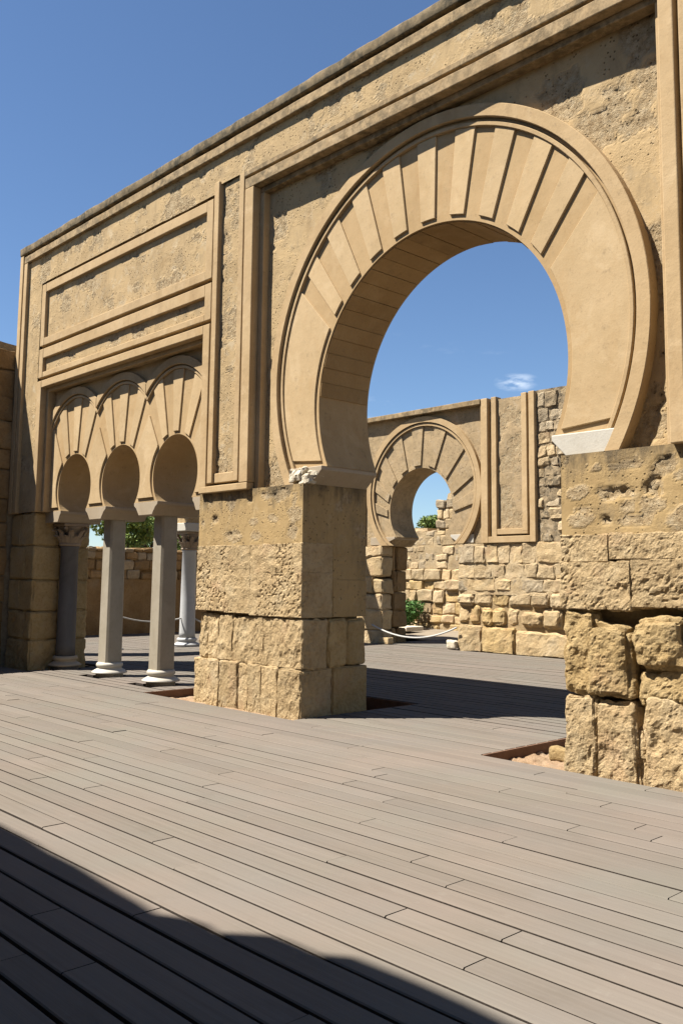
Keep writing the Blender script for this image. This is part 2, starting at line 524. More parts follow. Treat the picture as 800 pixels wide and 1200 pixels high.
def face_grid(name, axis, c, u0, u1, z0, z1, sp, mat, parent, dfun, keep=None, sign=-1, sm=True):
    """vertical sheet with relief: axis 'y' faces -Y (sign -1) at y=c, axis 'x' faces +/-X at x=c"""
    nu, nv = max(1, int(round((u1 - u0) / sp))), max(1, int(round((z1 - z0) / sp)))
    U, Z = np.meshgrid(np.linspace(u0, u1, nu + 1), np.linspace(z0, z1, nv + 1), indexing='ij')
    u, z = U.ravel(), Z.ravel()
    C = np.full_like(u, c)
    P = np.stack([u, C, z], 1) if axis == 'y' else np.stack([C, u, z], 1)
    h = dfun(P)
    wear = None
    if isinstance(h, tuple): h, wear = h
    P[:, 1 if axis == 'y' else 0] += sign * h
    id_ = np.arange(len(u)).reshape(nu + 1, nv + 1)
    q = np.stack([id_[:-1, :-1], id_[1:, :-1], id_[1:, 1:], id_[:-1, 1:]], -1).reshape(-1, 4)
    if keep is not None:
        cx = (u[q[:, 0]] + u[q[:, 2]]) / 2
        cz = (z[q[:, 0]] + z[q[:, 2]]) / 2
        q = q[keep(cx, cz)]
    if (axis == 'y') == (sign > 0): q = q[:, ::-1]
    me = mesh_np(name, P, q)
    if wear is not None:
        at = me.attributes.new('wear', 'FLOAT', 'POINT')
        at.data.foreach_set('value', np.asarray(wear, np.float32))
    return link(name, me, mat, parent, sm)

def relief(amp=0.003, pit=0.02, lo=0.2, seed=0, freq=3.0, spots=(), axis=0):
    """flat old plaster: small lost patches with a broken floor; spots = (u, z, ru, rz, depth)"""
    def f(P):
        n = fbm(P, freq, 4, seed, 0.55)
        m = smooth(lo, lo + 0.06, n)
        g = fbm(P, 16.0, 4, seed + 3, 0.65)
        h = amp * fbm(P, 2.0, 3, seed + 7) - m * pit * (0.35 + 0.9 * np.abs(g))
        wob = fbm(P, 7.0, 3, seed + 21) * 0.9
        for (u, z, ru, rz, dp) in spots:
            d = np.hypot((P[:, axis] - u) / ru, (P[:, 2] - z) / rz) + wob
            k = smooth(1.05, 0.85, d)
            h = h - k * dp * (0.4 + 1.2 * np.abs(g)) * (1 if dp > 0.008 else 0.5)
            m = np.maximum(m, k)
        return h, m
    return f

def strip(name, A, B, y0, y1, mat, parent, ends=True, sm=False, faces='fbio'):
    """solid between two curves of (x, z) points, from y0 (front) to y1 (back)"""
    n = len(A)
    V = [(x, y0, z) for x, z in A] + [(x, y0, z) for x, z in B] + [(x, y1, z) for x, z in A] + [(x, y1, z) for x, z in B]
    F = []
    for i in range(n - 1):
        j = i + 1
        if 'f' in faces: F.append((i, j, n + j, n + i))
        if 'b' in faces: F.append((2 * n + i, 3 * n + i, 3 * n + j, 2 * n + j))
        if 'i' in faces: F.append((i, 2 * n + i, 2 * n + j, j))
        if 'o' in faces: F.append((n + i, n + j, 3 * n + j, 3 * n + i))
    if ends:
        F.append((0, n, 3 * n, 2 * n))
        F.append((n - 1, 3 * n - 1, 4 * n - 1, 2 * n - 1))
    me = mesh_np(name, V, F)
    o = link(name, me, mat, parent)
    import bmesh
    bm = bmesh.new(); bm.from_mesh(me)
    bmesh.ops.recalc_face_normals(bm, faces=bm.faces)
    bm.to_mesh(me); bm.free()
    return o

def circ(c, r, a0, a1, n):
    return [(c[0] + r * math.cos(R(a0 + (a1 - a0) * i / (n - 1))), c[1] + r * math.sin(R(a0 + (a1 - a0) * i / (n - 1)))) for i in range(n)]

def foot_angle(c, r, z):
    return math.degrees(math.asin(max(-1, min(1, (z - c[1]) / r))))

def arc_at(c, r, zb, n):
    a = foot_angle(c, r, zb)
    return circ(c, r, a, 180 - a, n)

def ray_circ(J, ang, c, r):
    dx, dz = math.cos(R(ang)), math.sin(R(ang))
    fx, fz = J[0] - c[0], J[1] - c[1]
    b = fx * dx + fz * dz
    t = -b + math.sqrt(max(0, b * b - (fx * fx + fz * fz - r * r)))
    return (J[0] + dx * t, J[1] + dz * t)

def wedge(name, J, a0, a1, ci, ri, co, ro, y0, y1, mat, parent, n=5, xlim=None):
    A, B = [], []
    for i in range(n):
        a = a0 + (a1 - a0) * i / (n - 1)
        A.append(ray_circ(J, a, ci, ri))
        B.append(ray_circ(J, a, co, ro))
    if xlim:
        cl = lambda p: (max(xlim[0], min(xlim[1], p[0])), p[1])
        A = [cl(p) for p in A]; B = [cl(p) for p in B]
    o = strip(name, A, B, y0, y1, mat, parent)
    bv = o.modifiers.new('bevel', 'BEVEL')
    bv.width = 0.006; bv.segments = 1; bv.limit_method = 'ANGLE'
    return o

def rect_ring(C, rect, a0, a1, n, cfun):
    """inner curve from cfun(angle) and the matching points of a surrounding rectangle"""
    x0, x1, z0, z1 = rect
    corners = [math.degrees(math.atan2(z - C[1], x - C[0])) % 360 for x in (x0, x1) for z in (z0, z1)]
    angs = [a0 + (a1 - a0) * i / (n - 1) for i in range(n)]
    for c in corners:
        for cc in (c, c - 360):
            if a0 < cc < a1: angs.append(cc)
    angs = sorted(angs)
    A, B = [], []
    for a in angs:
        dx, dz = math.cos(R(a)), math.sin(R(a))
        t = 1e9
        if dx > 1e-9: t = min(t, (x1 - C[0]) / dx)
        if dx < -1e-9: t = min(t, (x0 - C[0]) / dx)
        if dz > 1e-9: t = min(t, (z1 - C[1]) / dz)
        if dz < -1e-9: t = min(t, (z0 - C[1]) / dz)
        B.append((C[0] + dx * t, C[1] + dz * t))
        A.append(cfun(a))
    return A, B

def lathe(name, c, prof, mat, parent, n=28, sm=True):
    V, F = [], []
    m = len(prof)
    for i in range(n):
        a = 2 * math.pi * i / n
        for r, z in prof: V.append((c[0] + r * math.cos(a), c[1] + r * math.sin(a), z))
    for i in range(n):
        j = (i + 1) % n
        for k in range(m - 1):
            F.append((i * m + k, j * m + k, j * m + k + 1, i * m + k + 1))
    F.append(tuple(i * m for i in reversed(range(n))))
    F.append(tuple(i * m + m - 1 for i in range(n)))
    o = link(name, mesh_np(name, V, F), mat, parent, sm)
    return o

def tube(name, pts, r, mat, parent=None, n=6):
    V, F = [], []
    pts = [Vector(p) for p in pts]
    rs = r if hasattr(r, '__len__') else [r] * len(pts)
    for i, p in enumerate(pts):
        d = (pts[min(i + 1, len(pts) - 1)] - pts[max(i - 1, 0)]).normalized()
        u = d.orthogonal().normalized() if abs(d.z) > 0.9 else d.cross(Vector((0, 0, 1))).normalized()
        v = d.cross(u)
        for k in range(n):
            a = 2 * math.pi * k / n
            V.append(p + (u * math.cos(a) + v * math.sin(a)) * rs[i])
    for i in range(len(pts) - 1):
        for k in range(n):
            F.append((i * n + k, i * n + (k + 1) % n, (i + 1) * n + (k + 1) % n, (i + 1) * n + k))
    F.append(tuple(reversed(range(n))))
    F.append(tuple((len(pts) - 1) * n + k for k in range(n)))
    return link(name, mesh_np(name, V, F), mat, parent, True)

# ================================================================== GROUND
g = 600
struct(link('ground', mesh_np('ground', [(-g, -g, -0.32), (g, -g, -0.32), (g, g, -0.32), (-g, g, -0.32)], [(0, 1, 2, 3)]), 'sand_ground'))

# ================================================================== DECK
rng = random.Random(4)
PITCH, GAP = 0.18, 0.020
holes = [(2.74, 7.0, -0.07, 1.62), (-3.2, 0.05, -0.07, 0.80), (-2.2, 0.05, 0.7, 1.25), (-1.15, 0.06, 1.1, 2.06),
         (-9.2, -6.95, -0.07, 1.3), (-5.66, -5.16, 0.34, 0.88), (-4.10, -3.60, 0.34, 0.88), (-6.95, -6.72, 0.34, 0.88),
         (-5.82, -5.66, 0.36, 0.52), (-4.28, -4.10, 0.36, 0.52)]
deck = thing('deck', '', '', (0, -3, 0))
del deck['label'], deck['category']
struct(deck)

def board_mesh(name, L, w=PITCH - GAP, th=0.035, ch=0.006):
    xs = (0.0, L)
    prof = [(0, -th), (0, -ch), (ch, 0), (w - ch, 0), (w, -ch), (w, -th)]
    V = [(x, y, z) for x in xs for y, z in prof]
    n = len(prof)
    F = [(i, n + i, n + (i + 1) % n, (i + 1) % n) for i in range(n)]
    F = [f[::-1] for f in F]
    F += [tuple(range(n)), tuple(reversed(range(n, 2 * n)))]
    me = mesh_np(name, V, F)
    me.materials.append(MATS['deck_wood'])
    me.materials.append(MATS['board_edge'])
    for p in me.polygons:
        if abs(p.normal.z) < 0.3: p.material_index = 1
    return me

def row_segments(y, x0, x1):
    seg = [(x0, x1)]
    for (hx0, hx1, hy0, hy1) in holes:
        if y + PITCH * 0.5 > hy0 and y + PITCH * 0.5 < hy1:
            out = []
            for a, b in seg:
                if hx1 <= a or hx0 >= b: out.append((a, b)); continue
                if a < hx0: out.append((a, hx0))
                if hx1 < b: out.append((hx1, b))
            seg = out
    return seg

far_V, far_F = [], []
count = 0
for i in range(-44, 118):
    y = -0.07 + PITCH * i
    near = i < 8
    X0, X1 = (-8.15, 9.8) if i < 0 else (-15.0, 6.5)
    if y + PITCH > 9.72: X0, X1 = -8.25, -5.75
    if y > 12.5: break
    ph = rng.uniform(0, 3.9)
    for a, b in row_segments(y, X0, X1):
        x = a
        first = True
        while x < b - 0.02:
            L = 3.9 * (1 if rng.random() < 0.75 else 0.62)
            if first: L = max(0.7, (ph + 1.0) % 3.9 + 0.4)
            first = False
            e = min(b, x + L)
            if b - e < 0.35: e = b
            if near and e > -8 and (i >= -34 or e > 2.0) and count < 290 and not (0 <= i and x < -3):
                o = link('deck_board', board_mesh('deck_board', e - x - 0.008), None, None)
                o.location = (x, y, rng.uniform(-0.003, 0.0015))
                o.rotation_euler = (rng.uniform(-0.004, 0.004), rng.uniform(-0.0004, 0.0004), rng.uniform(-0.0004, 0.0004))
                attach(o, deck)
                count += 1
            else:
                z = rng.uniform(-0.003, 0.001)
                o_ = len(far_V)
                w = PITCH - GAP
                far_V += [(x, y, z), (e - 0.006, y, z), (e - 0.006, y + w, z), (x, y + w, z),
                          (x, y, z - .035), (e - 0.006, y, z - .035), (e - 0.006, y + w, z - .035), (x, y + w, z - .035)]
                far_F += [(o_, o_ + 1, o_ + 2, o_ + 3), (o_ + 4, o_ + 5, o_ + 1, o_), (o_ + 3, o_ + 2, o_ + 6, o_ + 7),
                          (o_ + 5, o_ + 6, o_ + 2, o_ + 1), (o_ + 7, o_ + 4, o_, o_ + 3)]
            x = e
far_o = link('deck_boards', mesh_np('deck_boards', far_V, far_F), 'deck_wood', deck)
far_o['kind'] = 'stuff'
far_o.data.materials.append(MATS['board_edge'])
for p in far_o.data.polygons:
    if abs(p.normal.z) < 0.3: p.material_index = 1
# joists and fascia round the openings in the deck
for fb in ((2.742, 2.765, -0.065, 1.60, -0.30, -0.002), (-3.197, -3.175, -0.065, 0.79, -0.30, -0.002), (2.77, 7.0, 1.595, 1.618, -0.30, -0.002),
           (-3.17, -2.17, 0.775, 0.798, -0.30, -0.002), (0.035, 0.058, 1.17, 2.03, -0.30, -0.002), (-1.14, 0.03, 2.033, 2.056, -0.30, -0.002), (2.77, 7.0, -0.105, -0.075, -0.30, -0.04)):
    boxes('deck_fascia', [fb], 'deck_edge', deck)
boxes('deck_joists', [(x, x + 0.05, -8.0, -0.11, -0.30, -0.045) for x in np.arange(-7.9, 9.8, 0.6)], 'deck_edge', deck)['kind'] = 'stuff'

def floor_grid(name, x0, x1, y0, y1, z, sp, mat, amp, freq, seed=0, parent=None):
    nx, ny = int((x1 - x0) / sp) + 1, int((y1 - y0) / sp) + 1
    X, Y_ = np.meshgrid(np.linspace(x0, x1, nx + 1), np.linspace(y0, y1, ny + 1), indexing='ij')
    P = np.stack([X.ravel(), Y_.ravel(), np.full(X.size, z)], 1)
    P[:, 2] += amp * fbm(P, freq, 5, seed)
    id_ = np.arange(X.size).reshape(nx + 1, ny + 1)
    q = np.stack([id_[:-1, :-1], id_[1:, :-1], id_[1:, 1:], id_[:-1, 1:]], -1).reshape(-1, 4)
    return link(name, mesh_np(name, P, q), mat, parent, True)
struct(floor_grid('trench_floor', 2.78, 6.8, -0.06, 1.6, -0.085, 0.02, 'pale_rubble', 0.07, 9, 2))
struct(floor_grid('trench_floor', -3.18, -2.0, -0.06, 0.79, -0.12, 0.03, 'pale_rubble', 0.05, 4, 5))
struct(floor_grid('trench_floor', -2.2, 0.05, -0.065, 0.1, -0.03, 0.02, 'pale_rubble', 0.03, 7, 8))

# ================================================================== FACADE
fac = thing('palace_facade', 'tall sandstone palace facade with one large horseshoe arch and a triple arcade', 'facade', (-1.5, 0.5, 0))
ZT = 7.77
XL, XR = -8.18, 5.72
YB = 1.10                      # back face
# solid wall behind the decorated face
boxes('wall_core', [(XL + .01, XR, 0.13, YB, 6.95, ZT - 0.02), (XL + .01, -7.11, 0.13, YB, 2.75, 6.95), (-2.06, -1.03, 0.13, YB, 2.75, 6.95),
                    (-7.11, -2.06, 0.13, YB, 4.96, 6.95), (4.64, XR, 0.13, YB, 2.75, 6.95), (-1.03, 4.64, 0.24, YB, 6.74, 6.95)],
      'field_plaster', fac)

# --- crowning bands and outer frame
def lump(amp, sd):
    return dict(sp=0.07, r=0.018, amp=amp, freq=5.0, seed=sd, octs=5)
stone('coping', (XL - .005, XR, -0.045, YB + .01, 7.625, ZT), 'top_plaster', fac, sm=True, **lump(0.012, 1))
bar('top_band', -7.99, XR, -0.032, 0.14, 7.44, 7.572, 'head_plaster', fac, 0.006, seed=2, sp=0.1)
bar('side_band', XL, -8.045, -0.03, 0.14, 2.735, 7.622, 'band_plaster', fac, seed=3)
bar('side_band', -7.995, -7.86, -0.03, 0.14, 2.735, 7.438, 'band_plaster', fac, seed=4)
# wall fields (recessed, worn)
FZ = 0.03
face_grid('field', 'y', FZ, -7.88, XR, 7.032, 7.46, 0.028, 'field_plaster', fac, relief(0.003, 0.022, 0.14, 11, 2.6))
face_grid('field', 'y', FZ, -7.88, -1.91, 6.925, 7.035, 0.028, 'field_plaster', fac, relief(0.003, 0.022, 0.14, 11, 2.6))
face_grid('field', 'y', FZ, -7.88, -7.32, 2.74, 6.927, 0.04, 'field_plaster', fac, relief(0.003, 0.015, 0.25, 12, 3))
face_grid('field', 'y', 0.062, -1.80, -1.34, 2.97, 7.034, 0.024, 'field_plaster', fac, relief(0.003, 0.025, 0.16, 13, 2.6))
face_grid('field', 'y', 0.062, 4.92, XR, 2.9, 7.034, 0.03, 'field_plaster', fac, relief(0.003, 0.025, 0.16, 14))
face_grid('field', 'y', 0.070, -7.12, -2.05, 5.84, 6.76, 0.028, 'field_plaster', fac, relief(0.003, 0.022, 0.17, 15, 2.6))
face_grid('field', 'y', 0.070, -7.12, -2.05, 5.20, 5.50, 0.028, 'field_plaster', fac, relief(0.003, 0.02, 0.2, 16, 2.6))
boxes('groove_back', [(-1.36, 4.93, 0.122, 0.135, 6.90, 6.97)], 'field_plaster', fac)

# --- frames of the triple bay (three stacked panels)
BL, BR = -7.265, -1.94           # outside of the bay's bands
def frame(x0, x1, z0, z1, w, y0, y1, mat, bottom=True, seed=0, topw=None, head=None):
    tw = topw or w
    bar('frame_band', x0, x0 + w, y0, y1, z0, z1, mat, fac, seed=seed)
    bar('frame_band', x1 - w, x1, y0 + .001, y1, z0, z1, mat, fac, seed=seed + 1)
    bar('frame_band', x0 + w, x1 - w, y0 + .002, y1, z1 - tw, z1, head or mat, fac, seed=seed + 2)
    if bottom: bar('frame_band', x0 + w, x1 - w, y0 + .003, y1, z0, z0 + bottom, mat, fac, seed=seed + 3)
frame(BL, BR, 5.725, 6.87, 0.155, 0.012, 0.14, 'band_plaster', 0.14, 20)
frame(BL, BR, 5.14, 5.665, 0.155, 0.012, 0.14, 'band_plaster', 0.10, 30, 0.175)
frame(BL, BR, 2.735, 5.08, 0.155, 0.0, 0.26, 'band_plaster', False, 40, 0.13)
# inner stepped band of the arcade recess
bar('frame_band', -7.11, -7.03, 0.11, 0.26, 2.735, 4.95, 'band_plaster', fac, seed=50)
bar('frame_band', -2.145, -2.095, 0.11, 0.26, 2.735, 4.95, 'band_plaster', fac, seed=51)
bar('frame_band', -7.03, -2.145, 0.112, 0.26, 4.88, 4.95, 'band_plaster', fac, seed=52)
# upright band between the bays, running on under the field
bar('upright_band', -1.90, -1.79, -0.004, 0.14, 2.86, 7.07, 'band_plaster', fac, seed=53)
bar('upright_band', -1.36, -1.255, 0.022, 0.14, 2.86, 7.03, 'band_plaster', fac, seed=54)
bar('sill_band', -1.79, -1.36, 0.028, 0.12, 2.86, 2.99, 'band_plaster', fac, seed=55)
bar('sill_band', -2.095, -1.025, 0.0, 0.12, 2.735, 2.825, 'band_plaster', fac, seed=56)
# --- frame of the great arch
bar('frame_band', -1.20, -1.02, -0.001, 0.24, 2.826, 6.755, 'band_plaster', fac, seed=60)
bar('frame_band', 4.63, 4.765, -0.001, 0.24, 2.735, 6.755, 'band_plaster', fac, seed=61)
bar('frame_band', -1.20, 4.765, -0.003, 0.24, 6.757, 6.90, 'head_plaster', fac, seed=62, sp=0.1, amp=0.008)
bar('frame_band', -1.018, -0.935, 0.115, 0.26, 2.735, 6.68, 'band_plaster', fac, seed=63)
bar('frame_band', 4.55, 4.628, 0.115, 0.26, 2.735, 6.68, 'band_plaster', fac, seed=64)
bar('frame_band', -1.018, 4.628, 0.117, 0.26, 6.682, 6.755, 'head_plaster', fac, seed=65)
bar('upright_band', 4.81, 4.93, 0.0, 0.14, 2.86, 6.955, 'band_plaster', fac, seed=66)
bar('edge_band', -1.254, 4.93, 0.022, 0.14, 6.955, 7.03, 'head_plaster', fac, seed=67, sp=0.1, amp=0.008)

# --- great horseshoe arch
CI, RI = (1.79, 3.70), 1.76
CO = (1.79, 4.03)
J = (1.87, 2.88)
def lean(o, k):
    for v in o.data.vertices: v.co.y += k * (v.co.x - 1.79)
    return o
arch = strip('arch', arc_at(CI, RI, 2.95, 97), arc_at(CO, 2.46, 2.95, 97), 0.245, YB, 'arch_plaster', fac)
A, B = rect_ring(CO, (-1.03, 4.64, 2.75, 6.745), foot_angle(CO, 2.44, 2.76), 180 - foot_angle(CO, 2.44, 2.76), 90,
                 lambda a: (CO[0] + 2.44 * math.cos(R(a)), CO[1] + 2.44 * math.sin(R(a))))
strip('spandrel_core', A, B, 0.32, YB, 'spandrel_plaster', fac)
boxes('spandrel_core', [(-1.02, -0.42, 0.321, YB - .002, 2.745, 2.95)], 'spandrel_plaster', fac)
boxes('spandrel_core', [(4.0, 4.63, 0.321, YB - .002, 2.745, 2.95)], 'spandrel_plaster', fac)
lean(face_grid('spandrel', 'y', 0.238, -1.02, 4.63, 2.75, 6.76, 0.026, 'spandrel_plaster', fac, relief(0.006, 0.03, 0.16, 21, 2.4),
          keep=lambda x, z: np.hypot(x - CO[0], z - CO[1]) > 2.52), 0.009)
LK = -0.013
for k in range(9):
    a = 52.9 + 9.0 * k
    lean(wedge('voussoir', J, a, a + 4.5, CI, 1.815, CO, 2.415, 0.222, 0.29, 'raised_plaster', arch), LK)
lean(wedge('springer_panel', J, 133.2, 175.6, CI, 1.815, CO, 2.415, 0.223, 0.29, 'raised_plaster', arch, 24), LK)
lean(wedge('springer_panel', J, 4.6, 48.4, CI, 1.815, CO, 2.415, 0.223, 0.29, 'raised_plaster', arch, 24), LK)
lean(arch, 0.0)
for v in arch.data.vertices:
    if v.co.y < 0.5: v.co.y += LK * (v.co.x - 1.79)
def ring(name, c, r0, r1, zb, y0, y1, mat, parent, n=90):
    o = strip(name, arc_at(c, r0, zb, n), arc_at(c, r1, zb, n), y0, y1, mat, parent)
    bv = o.modifiers.new('bevel', 'BEVEL')
    bv.width = 0.006; bv.segments = 1; bv.limit_method = 'ANGLE'
    return lean(o, LK)
ring('outer_ring', CO, 2.50, 2.635, 2.742, 0.172, 0.36, 'band_plaster', arch)
ring('inner_ring', CO, 2.415, 2.46, 2.742, 0.203, 0.37, 'band_plaster', arch)
ring('ring_groove', CO, 2.46, 2.50, 2.742, 0.235, 0.375, 'arch_plaster', arch)
# stones of the soffit, fine joints between them
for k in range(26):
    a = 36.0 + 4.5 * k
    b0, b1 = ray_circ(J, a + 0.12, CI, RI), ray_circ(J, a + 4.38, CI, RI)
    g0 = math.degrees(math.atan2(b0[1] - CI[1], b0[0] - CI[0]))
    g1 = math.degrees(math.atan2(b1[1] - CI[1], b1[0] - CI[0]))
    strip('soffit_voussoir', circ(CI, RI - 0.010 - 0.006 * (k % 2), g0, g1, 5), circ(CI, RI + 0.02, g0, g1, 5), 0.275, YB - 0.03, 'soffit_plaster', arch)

# imposts of the great arch
def impost(name, xa, xb, side, y0, y1, z0, z1, out, mat, parent):
    """block whose inner end (side +1 right, -1 left) flares outward to the top"""
    V = []
    for y in (y0, y1):
        if side > 0: V += [(xa, y, z0), (xb, y, z0), (xb + out, y, z1 - 0.05), (xb + out, y, z1), (xa, y, z1)]
        else: V += [(xb, y, z0), (xa, y, z0), (xa - out, y, z1 - 0.05), (xa - out, y, z1), (xb, y, z1)]
    F = [(0, 1, 2, 3, 4), (9, 8, 7, 6, 5)] + [(i, 5 + i, 5 + (i + 1) % 5, (i + 1) % 5) for i in range(5)]
    me = mesh_np(name, V, F)
    import bmesh
    bm = bmesh.new(); bm.from_mesh(me)
    bmesh.ops.recalc_face_normals(bm, faces=bm.faces)
    bm.to_mesh(me); bm.free()
    o = link(name, me, mat, parent)
    bv = o.modifiers.new('bevel', 'BEVEL')
    bv.width = 0.008; bv.segments = 2
    return o
impost('impost', -0.40, 0.0, 1, 0.185, YB + 0.02, 2.742, 2.952, 0.185, 'impost_stone', arch)
stone('broken_stone', (-0.34, -0.10, 0.12, 0.30, 2.76, 2.93), 'white_stone', arch, sm=False, sp=0.03, r=0.02, amp=0.07, freq=9, seed=5, warp=0.04, k=2, chip=0.06)
stone('broken_stone', (-0.14, 0.02, 0.09, 0.30, 2.745, 2.86), 'white_stone', arch, sm=False, sp=0.03, r=0.02, amp=0.06, freq=10, seed=9, warp=0.04, k=2, chip=0.06)
stone('broken_stone', (-0.02, 0.13, 0.14, 0.30, 2.82, 2.90), 'white_stone', arch, sm=False, sp=0.03, r=0.02, amp=0.05, freq=10, seed=14, warp=0.04, k=2, chip=0.05)
impost('impost', 3.56, 4.10, -1, 0.145, YB + 0.02, 2.742, 2.952, 0.155, 'pale_impost', arch)

# --- triple arcade
SC = (-6.18, -4.63, -3.08)
SZ, SR = 3.11, 0.585
OZ, OR = 3.686, 1.164
tri_rect = (-7.11, -2.06, 2.74, 4.96)
bounds = [-7.11, -5.405, -3.855, -2.06]
arches = []
for k, cx in enumerate(SC):
    C = (cx, SZ)
    a0 = foot_angle(C, SR, 2.74)
    A, B = rect_ring(C, (bounds[k], bounds[k + 1], 2.74, 4.96), a0, 180 - a0, 60, lambda a: (cx + SR * math.cos(R(a)), SZ + SR * math.sin(R(a))))
    ar = strip('arcade_arch', A, B, 0.25, YB, 'arch_plaster', fac, faces='fbi')
    arches.append(ar)
    Jk = (cx, 2.75)
    xl = (bounds[k] + (0.075 if k == 0 else 0.004), bounds[k + 1] - (0.075 if k == 2 else 0.004))
    for a in (66.5, 84.0, 101.5):
        wedge('voussoir', Jk, a, a + 8.5, C, SR + 0.045, (cx, OZ), OR - 0.19, 0.228, 0.29, 'raised_plaster', ar, 4, xl)
    for nm, r0, r1, y0 in (('outer_ring', OR - 0.125, OR, 0.185), ('inner_ring', OR - 0.185, OR - 0.145, 0.212)):
        def lim_ang(r, xm): return math.degrees(math.acos(max(-1, min(1, (xm - cx) / r))))
        def arcpts(r):
            ar_ = lim_ang(r, xl[1]); al = lim_ang(r, xl[0])
            return circ((cx, OZ), r, ar_, al, 40)
        o = strip(nm, arcpts(r0), arcpts(r1), y0, 0.29, 'band_plaster', ar)
        bv = o.modifiers.new('bevel', 'BEVEL'); bv.width = 0.005; bv.segments = 1; bv.limit_method = 'ANGLE'
# plain raised panels between the openings
edges = [(None, 0), (0, 1), (1, 2), (2, None)]
for ka, kb in edges:
    Lp, Rp = [], []
    for i in range(60):
        z = 2.80 + 0.03 * i
        def off(ang):
            return max(math.sqrt(max(0.0, (SR + 0.045) ** 2 - (z - SZ) ** 2)), (z - 2.75) / math.tan(R(ang)))
        xa = SC[ka] + off(58.0) if ka is not None else -7.028
        xb = SC[kb] - off(61.5) if kb is not None else -2.147
        ok = xb - xa > 0.01
        for kk, x_ in ((ka, xa), (kb, xb)):
            if kk is not None and z > OZ and math.hypot(x_ - SC[kk], z - OZ) > OR - 0.19: ok = False
        if not ok: break
        Lp.append((xa, z)); Rp.append((xb, z))
    o = strip('springer_panel', Lp, Rp, 0.224, 0.29, 'raised_plaster', arches[kb if kb is not None else ka])
    bv = o.modifiers.new('bevel', 'BEVEL'); bv.width = 0.005; bv.segments = 1; bv.limit_method = 'ANGLE'

# --- columns of the arcade
def column_base(c, z0, mat, parent, s=1.0):
    p = [(0.02, z0), (0.30 * s, z0), (0.30 * s, z0 + 0.018), (0.245 * s, z0 + 0.05), (0.205 * s, z0 + 0.07), (0.20 * s, z0 + 0.09),
         (0.222 * s, z0 + 0.105), (0.228 * s, z0 + 0.125), (0.222 * s, z0 + 0.15), (0.20 * s, z0 + 0.17), (0.02, z0 + 0.17)]
    return lathe('base', c, p, mat, parent)

def square_shaft(c, hw, ch, z0, z1, mat, parent, taper=0.94):
    V, F = [], []
    nz = 10
    for i in range(nz + 1):
        t = i / nz
        z = z0 + (z1 - z0) * t
        w = hw * (1 + (taper - 1) * t)
        pts = [(w, -w + ch), (w, w - ch), (w - ch, w), (-w + ch, w), (-w, w - ch), (-w, -w + ch), (-w + ch, -w), (w - ch, -w)]
        V += [(c[0] + x, c[1] + y, z) for x, y in pts]
    for i in range(nz):
        for k in range(8):
            j = (k + 1) % 8
            F.append((i * 8 + k, i * 8 + j, (i + 1) * 8 + j, (i + 1) * 8 + k))
    F.append(tuple(reversed(range(8)))); F.append(tuple(nz * 8 + k for k in range(8)))
    return link('shaft', mesh_np('shaft', V, F), mat, parent)

def flared_impost(cx, y0, y1, z0, z1, hb, ht, mat, parent):
    V = []
    prof = [(hb, z0), (hb + 0.02, z0 + 0.03), ((hb + ht) / 2 + 0.01, z0 + (z1 - z0) * 0.55), (ht, z1 - 0.05), (ht, z1)]
    n = len(prof)
    for y in (y0, y1):
        V += [(cx + w, y, z) for w, z in prof] + [(cx - w, y, z) for w, z in reversed(prof)]
    m = 2 * n
    F = [tuple(range(m)), tuple(reversed(range(m, 2 * m)))] + [(i, m + i, m + (i + 1) % m, (i + 1) % m) for i in range(m)]
    me = mesh_np('impost', V, F)
    import bmesh
    bm = bmesh.new(); bm.from_mesh(me); bmesh.ops.recalc_face_normals(bm, faces=bm.faces); bm.to_mesh(me); bm.free()
    o = link('impost', me, mat, parent)
    bv = o.modifiers.new('bevel', 'BEVEL'); bv.width = 0.008; bv.segments = 2; bv.limit_method = 'ANGLE'
    return o

